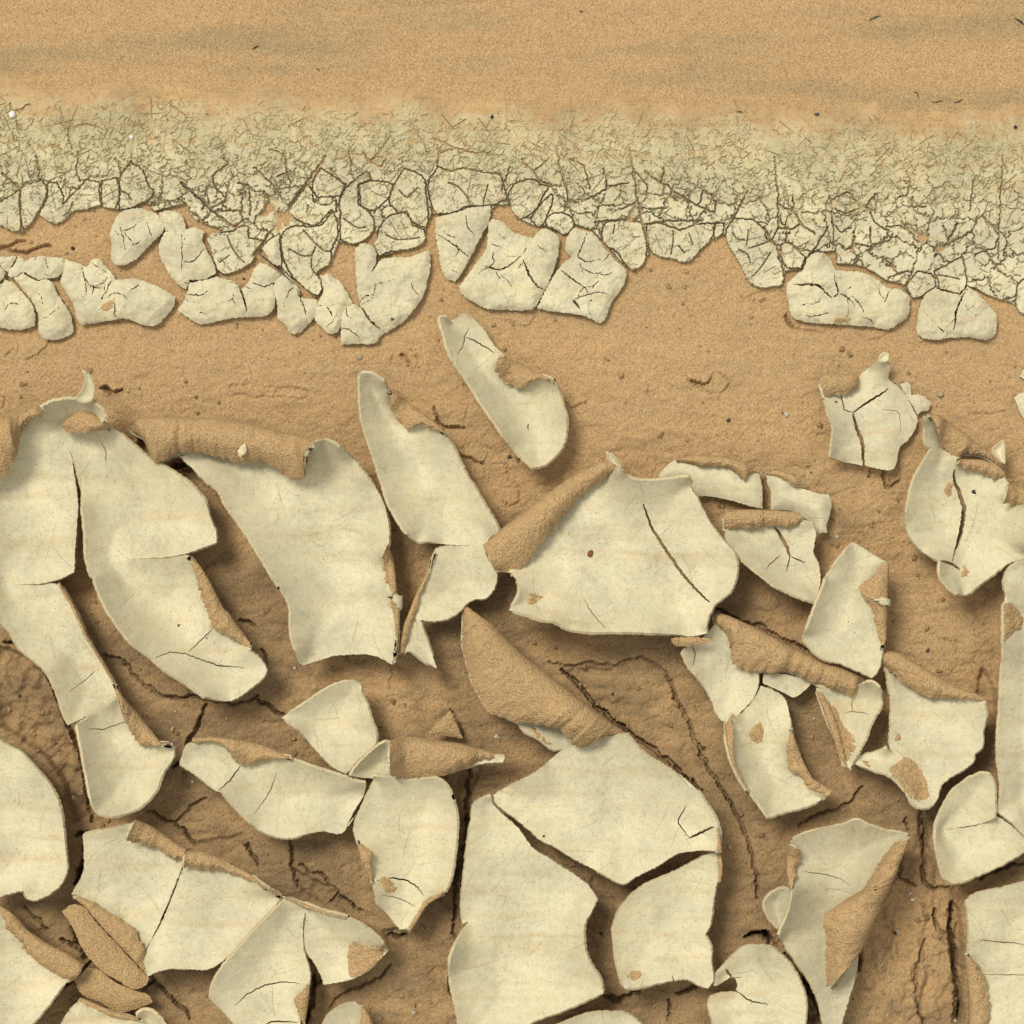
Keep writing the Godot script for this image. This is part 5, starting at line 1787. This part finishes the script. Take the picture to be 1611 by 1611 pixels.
	for k in pieces:
		var piece: Piece = pieces[k]
		if piece.t.is_empty():
			continue
		var am := ArrayMesh.new()
		surface(am, piece.v, piece.n, piece.t, m_film, piece.c)
		part("clay_film" if k == 0 else "crust_plate", am, root)


func paint(loop: PackedVector2Array, number: int, label: PackedInt32Array, height: PackedFloat32Array, clear: bool):
	var lo := loop[0]
	var hi := loop[0]
	for q in loop:
		lo = lo.min(q)
		hi = hi.max(q)
	for j in range(maxi(0, int((lo.y - CY0) / CS)), mini(CH - 1, int((hi.y - CY0) / CS) + 2)):
		for i in range(maxi(0, int((lo.x - CX0) / CS)), mini(CW - 1, int((hi.x - CX0) / CS) + 2)):
			var p := Vector2(CX0 + i * CS, CY0 + j * CS)
			if not Geometry2D.is_point_in_polygon(p, loop):
				continue
			var at := j * CW + i
			if clear:
				label[at] = -1
				height[at] = ground_at(p) - 2.0
			else:
				label[at] = number
				height[at] = maxf(ground_at(p), 0.0) + 9.6 + n_mid.get_noise_2d(p.x, p.y) * 2.0 - marks[at]


# ---------------------------------------------------------------- small things lying about
func tube(line: PackedVector3Array, r: float, ends := 0.4) -> ArrayMesh:
	var v := PackedVector3Array()
	var n := PackedVector3Array()
	var t := PackedInt32Array()
	var sides := 7
	for i in line.size():
		var d := (line[mini(i + 1, line.size() - 1)] - line[maxi(i - 1, 0)]).normalized()
		var u := d.cross(Vector3.UP).normalized()
		var w := u.cross(d)
		var q := float(i) / (line.size() - 1)
		var rr := r * lerpf(1.0, ends, absf(q * 2.0 - 1.0)) * (1.0 if i > 0 and i < line.size() - 1 else 0.15)
		for k in sides:
			var a := TAU * k / sides
			var o := u * cos(a) + w * sin(a)
			v.append(line[i] + o * rr * (1.0 + 0.25 * sin(i * 2.3 + k * 1.7)))
			n.append(o)
	for i in line.size() - 1:
		for k in sides:
			var a := i * sides + k
			var b := i * sides + (k + 1) % sides
			t.append_array([a, b, a + sides, b, b + sides, a + sides])
	var am := ArrayMesh.new()
	surface(am, v, n, t, null)
	return am


func lump(r: Vector3, rough: float, salt: float) -> ArrayMesh:
	var sp := SphereMesh.new()
	sp.radius = 1.0
	sp.height = 2.0
	sp.radial_segments = 16
	sp.rings = 10
	var arr := sp.get_mesh_arrays()
	var v: PackedVector3Array = arr[Mesh.ARRAY_VERTEX]
	var t: PackedInt32Array = arr[Mesh.ARRAY_INDEX]
	for i in v.size():
		var k := 1.0 + rough * n_fine.get_noise_3d(v[i].x * 7.0 + salt, v[i].y * 7.0, v[i].z * 7.0)
		v[i] = v[i] * k * r * MM
	var am := ArrayMesh.new()
	surface(am, v, normals_of(v, t), t, null)
	return am


func top_at(p: Vector2) -> float:
	var best := ground_at(p)
	for f in FLAKES:
		for l in f.loops:
			if Geometry2D.is_point_in_polygon(p, l[0]):
				best = maxf(best, f.base + n_wide.get_noise_2d(p.x * 1.4, p.y * 1.4) * 4.0)
	for f in PLATES:
		if Geometry2D.is_point_in_polygon(p, to_points(f.p)):
			best = maxf(best, 19.0 if f.thing else 11.0)
	if p.y > film_start(p.x) and p.y < film_end(p.x):
		best = maxf(best, 3.0)
	return best


func small_things():
	var white := flat_material("white_quartz", Color(0.86, 0.85, 0.82), 0.5)
	var cream := flat_material("clay_chip", Color(0.80, 0.75, 0.62), 0.9)
	var tan_chip := flat_material("sandy_chip", Color(0.62, 0.56, 0.45), 0.95)
	var dark := flat_material("dark_bark", Color(0.17, 0.14, 0.12), 0.8)
	var grey := flat_material("grey_bark", Color(0.30, 0.31, 0.30), 0.8)
	var rust := flat_material("rust_red_husk", Color(0.42, 0.22, 0.10), 0.6)
	var red := flat_material("red_seed_skin", Color(0.42, 0.06, 0.04), 0.35)
	var stones := [
		[Vector2(20, 181), Vector3(5.5, 4.5, 5.0), white, "pebble", "white pebble set in a star of cracks at the crust's edge"],
		[Vector2(207, 216), Vector3(3.2, 2.6, 3.4), white, "pebble", "tiny white pebble in the needle-cracked crust"],
		[Vector2(389, 710), Vector3(6.5, 3.0, 9.5), cream, "clay chip", "pale teardrop chip resting on the big sandy scroll"],
		[Vector2(1480, 621), Vector3(5.0, 2.8, 4.6), tan_chip, "clay chip", "small grey chip half sunk in sand near the crumpled crumb"],
		[Vector2(566, 562), Vector3(4.6, 2.0, 3.6), tan_chip, "clay chip", "flat greyish chip on open sand under the spade-shaped plate"],
		[Vector2(1440, 1420), Vector3(2.6, 2.2, 3.0), white, "pebble", "white grain on the brown sand by the long vertical sand crack"],
		[Vector2(928, 871), Vector3(5.4, 1.6, 4.4), rust, "seed husk", "rust-red husk on the shield-shaped flake"],
		[Vector2(883, 637), Vector3(3.6, 2.6, 3.0), rust, "seed husk", "small rusty husk at the boot-shaped flake's rim"],
		[Vector2(932, 261), Vector3(3.4, 2.2, 2.4), rust, "seed husk", "tiny orange husk on the finely cracked crust"],
		[Vector2(1529, 774), Vector3(4.4, 2.4, 3.6), dark, "seed husk", "dark brown husk on the flake split down its middle"],
		[Vector2(328, 1003), Vector3(3.2, 2.4, 3.2), dark, "seed husk", "round black husk near the tip of the two-lobed flake"],
		[Vector2(115, 391), Vector3(3.2, 2.4, 2.6), dark, "seed husk", "black husk lying in the sandy gap beside the oval plate"],
		[Vector2(774, 184), Vector3(2.8, 2.0, 2.2), dark, "seed husk", "dark oval husk where sand meets crust, beside no twig"],
		[Vector2(618, 503), Vector3(2.6, 2.0, 2.8), grey, "seed husk", "blue-grey husk on the spade-shaped plate"],
		[Vector2(1597, 200), Vector3(2.6, 2.0, 2.6), dark, "seed husk", "black husk at the sand's lower margin near the picture border"],
		[Vector2(1485, 298), Vector3(3.0, 2.0, 2.6), dark, "seed husk", "black husk on fine crust near two bare tan spots"],
		[Vector2(615, 1203), Vector3(3.0, 2.2, 4.0), dark, "seed husk", "black husk inside the blue-grey cone"],
		[Vector2(1285, 180), Vector3(4.0, 2.4, 2.6), grey, "seed husk", "blue-grey husk with dark hairs at the sand's edge"],
	]
	for s in stones:
		var p: Vector2 = s[0]
		var r: Vector3 = s[1]
		var am := lump(r, 0.5, p.x)
		am.surface_set_material(0, s[2])
		var h := top_at(p) + r.y * 0.35
		if s[4].contains("resting on the big sandy scroll"):
			h = 28.0 + 60.0
		var o := part(numbered(s[3].replace(" ", "_")), am, self, place(p, h))
		o.rotation.y = p.x
		o.set_meta("label", s[4])
		o.set_meta("category", s[3])
		o.set_meta("group", "small grains and husks")
	var twigs := [
		[[396, 78, 402, 74, 408, 71], 1.6, dark, "short dark twig slanting on the bare sand above the crust"],
		[[498, 107, 504, 112], 1.3, dark, "tiny dark splinter on sand between two longer twigs"],
		[[911, 19, 914, 18, 918, 18], 1.5, dark, "dark curved splinter near the photo's upper border"],
		[[1158, 176, 1164, 176, 1169, 177], 1.3, dark, "flat brown splinter where the sand turns to crust"],
		[[1436, 146, 1442, 145, 1446, 155], 1.3, dark, "bent dark twig hooked like a thorn on bare sand"],
		[[1464, 160, 1472, 162, 1478, 159, 1485, 160], 1.1, dark, "thin wavy twig on bare sand beside a thicker one"],
		[[1500, 162, 1508, 160, 1515, 156], 1.5, dark, "slanting twig on bare sand next to a wavy thin one"],
		[[1366, 33, 1374, 28, 1386, 24], 2.2, grey, "grey slanting twig on the orange sand"],
		[[1596, 29, 1604, 33, 1612, 40], 2.2, dark, "stout dark twig cut by the picture border"],
		[[900, 473, 905, 480], 1.9, dark, "shorter charred splinter on the four-cornered plate"],
		[[902, 472, 912, 488], 2.4, dark, "longer charred splinter on the four-cornered plate"],
		[[698, 733, 702, 738, 706, 742], 1.5, dark, "dark seed stalk on the leaf-shaped flake"],
		[[655, 1008, 660, 1010, 664, 1012], 1.5, dark, "brown splinter on the leaf-shaped flake's torn lower piece"],
		[[265, 870, 269, 868], 1.5, dark, "dark crumb by the cut in the two-lobed flake"],
		[[195, 881, 199, 885], 1.5, dark, "dark crumb on the two-lobed flake below the others"],
		[[1494, 1481, 1497, 1487, 1501, 1490], 1.6, dark, "small dark hook-shaped splinter on the corner slab"],
		[[266, 266, 284, 290, 302, 303, 320, 320, 340, 338, 366, 362], 2.6, grey, "long grey stick sunk diagonally in the cracked crust"],
		[[404, 396, 424, 412, 440, 424, 452, 438, 470, 452], 2.4, grey, "dark stick wedged between the lobed plate and the small triangular plate"],
	]
	for w in twigs:
		var at := to_points(w[0])
		var line := PackedVector3Array()
		for p in resample(at, 7):
			line.append(place(p, top_at(p) + w[1] * 0.7))
		var am := tube(line, w[1] * 0.62 * MM)
		am.surface_set_material(0, w[2])
		var o := part(numbered("twig"), am, self)
		o.set_meta("label", w[3])
		o.set_meta("category", "twig")
		o.set_meta("group", "dark plant scraps")
	crumbs()
	# red ring-shaped seed between two flakes
	var ring := TorusMesh.new()
	ring.inner_radius = 0.0022
	ring.outer_radius = 0.0058
	ring.rings = 24
	ring.ring_segments = 12
	ring.material = red
	var seed_root := thing("seed", "dark red ring-shaped seed wedged in the gap above the mitten-shaped flake", "seed", "", place(Vector2(1484, 1237), ground_at(Vector2(1484, 1237)) + 12.0))
	part("seed_ring", ring, seed_root).rotation.x = 0.25
	var core := lump(Vector3(2.4, 1.6, 2.4), 0.2, 3.0)
	core.surface_set_material(0, dark)
	part("seed_core", core, seed_root)


# Loose crumbs of sand, thick in the hollows and along broken edges: too many to count.
func crumbs():
	var am := lump(Vector3(1000.0, 720.0, 900.0) * 0.001, 0.9, 9.0)
	am.surface_set_material(0, m_ground)
	var spots := []
	while spots.size() < 3200:
		var p := Vector2(rng.randf_range(-60.0, 1671.0), rng.randf_range(330.0, 1671.0))
		var thick := n_mid.get_noise_2d(p.x * 0.5 + 40.0, p.y * 0.5) + smoothstep(560.0, 1100.0, p.y) * 0.22
		if rng.randf() > clampf(thick * 1.6, 0.03, 1.0):
			continue
		if p.y < film_end(p.x) + 150.0:
			var over := false
			for f in PLATES:
				if Geometry2D.is_point_in_polygon(p, to_points(f.p)):
					over = true
			if over or mark_label(p):
				continue
		spots.append(p)
	var mm := MultiMesh.new()
	mm.transform_format = MultiMesh.TRANSFORM_3D
	mm.use_colors = true
	mm.mesh = am
	mm.instance_count = spots.size()
	for i in spots.size():
		var size := 0.7 + pow(rng.randf(), 4.0) * 3.6
		var b := Basis.from_euler(Vector3(rng.randf() * TAU, rng.randf() * TAU, rng.randf() * TAU)).scaled(Vector3(size, size * 0.8, size))
		mm.set_instance_transform(i, Transform3D(b, place(spots[i], ground_at(spots[i]) + size * 0.35)))
		var k := rng.randf()
		var c := Color(0.62, 0.42, 0.20).lerp(Color(0.30, 0.20, 0.10), rng.randf() * 0.8)
		if k < 0.06:
			c = Color(0.75, 0.70, 0.55)
		elif k < 0.10:
			c = Color(0.10, 0.08, 0.06)
		mm.set_instance_color(i, c)
	var o := MultiMeshInstance3D.new()
	o.name = "sand_crumbs"
	o.multimesh = mm
	o.set_meta("kind", "stuff")
	o.set_meta("label", "loose crumbs and coarse grains scattered over the bare sand")
	o.set_meta("category", "sand crumbs")
	add_child(o)


func mark_label(p: Vector2) -> bool:
	return p.y < 420.0 and Geometry2D.is_point_in_polygon(p, crust_area)


var crust_area := PackedVector2Array()
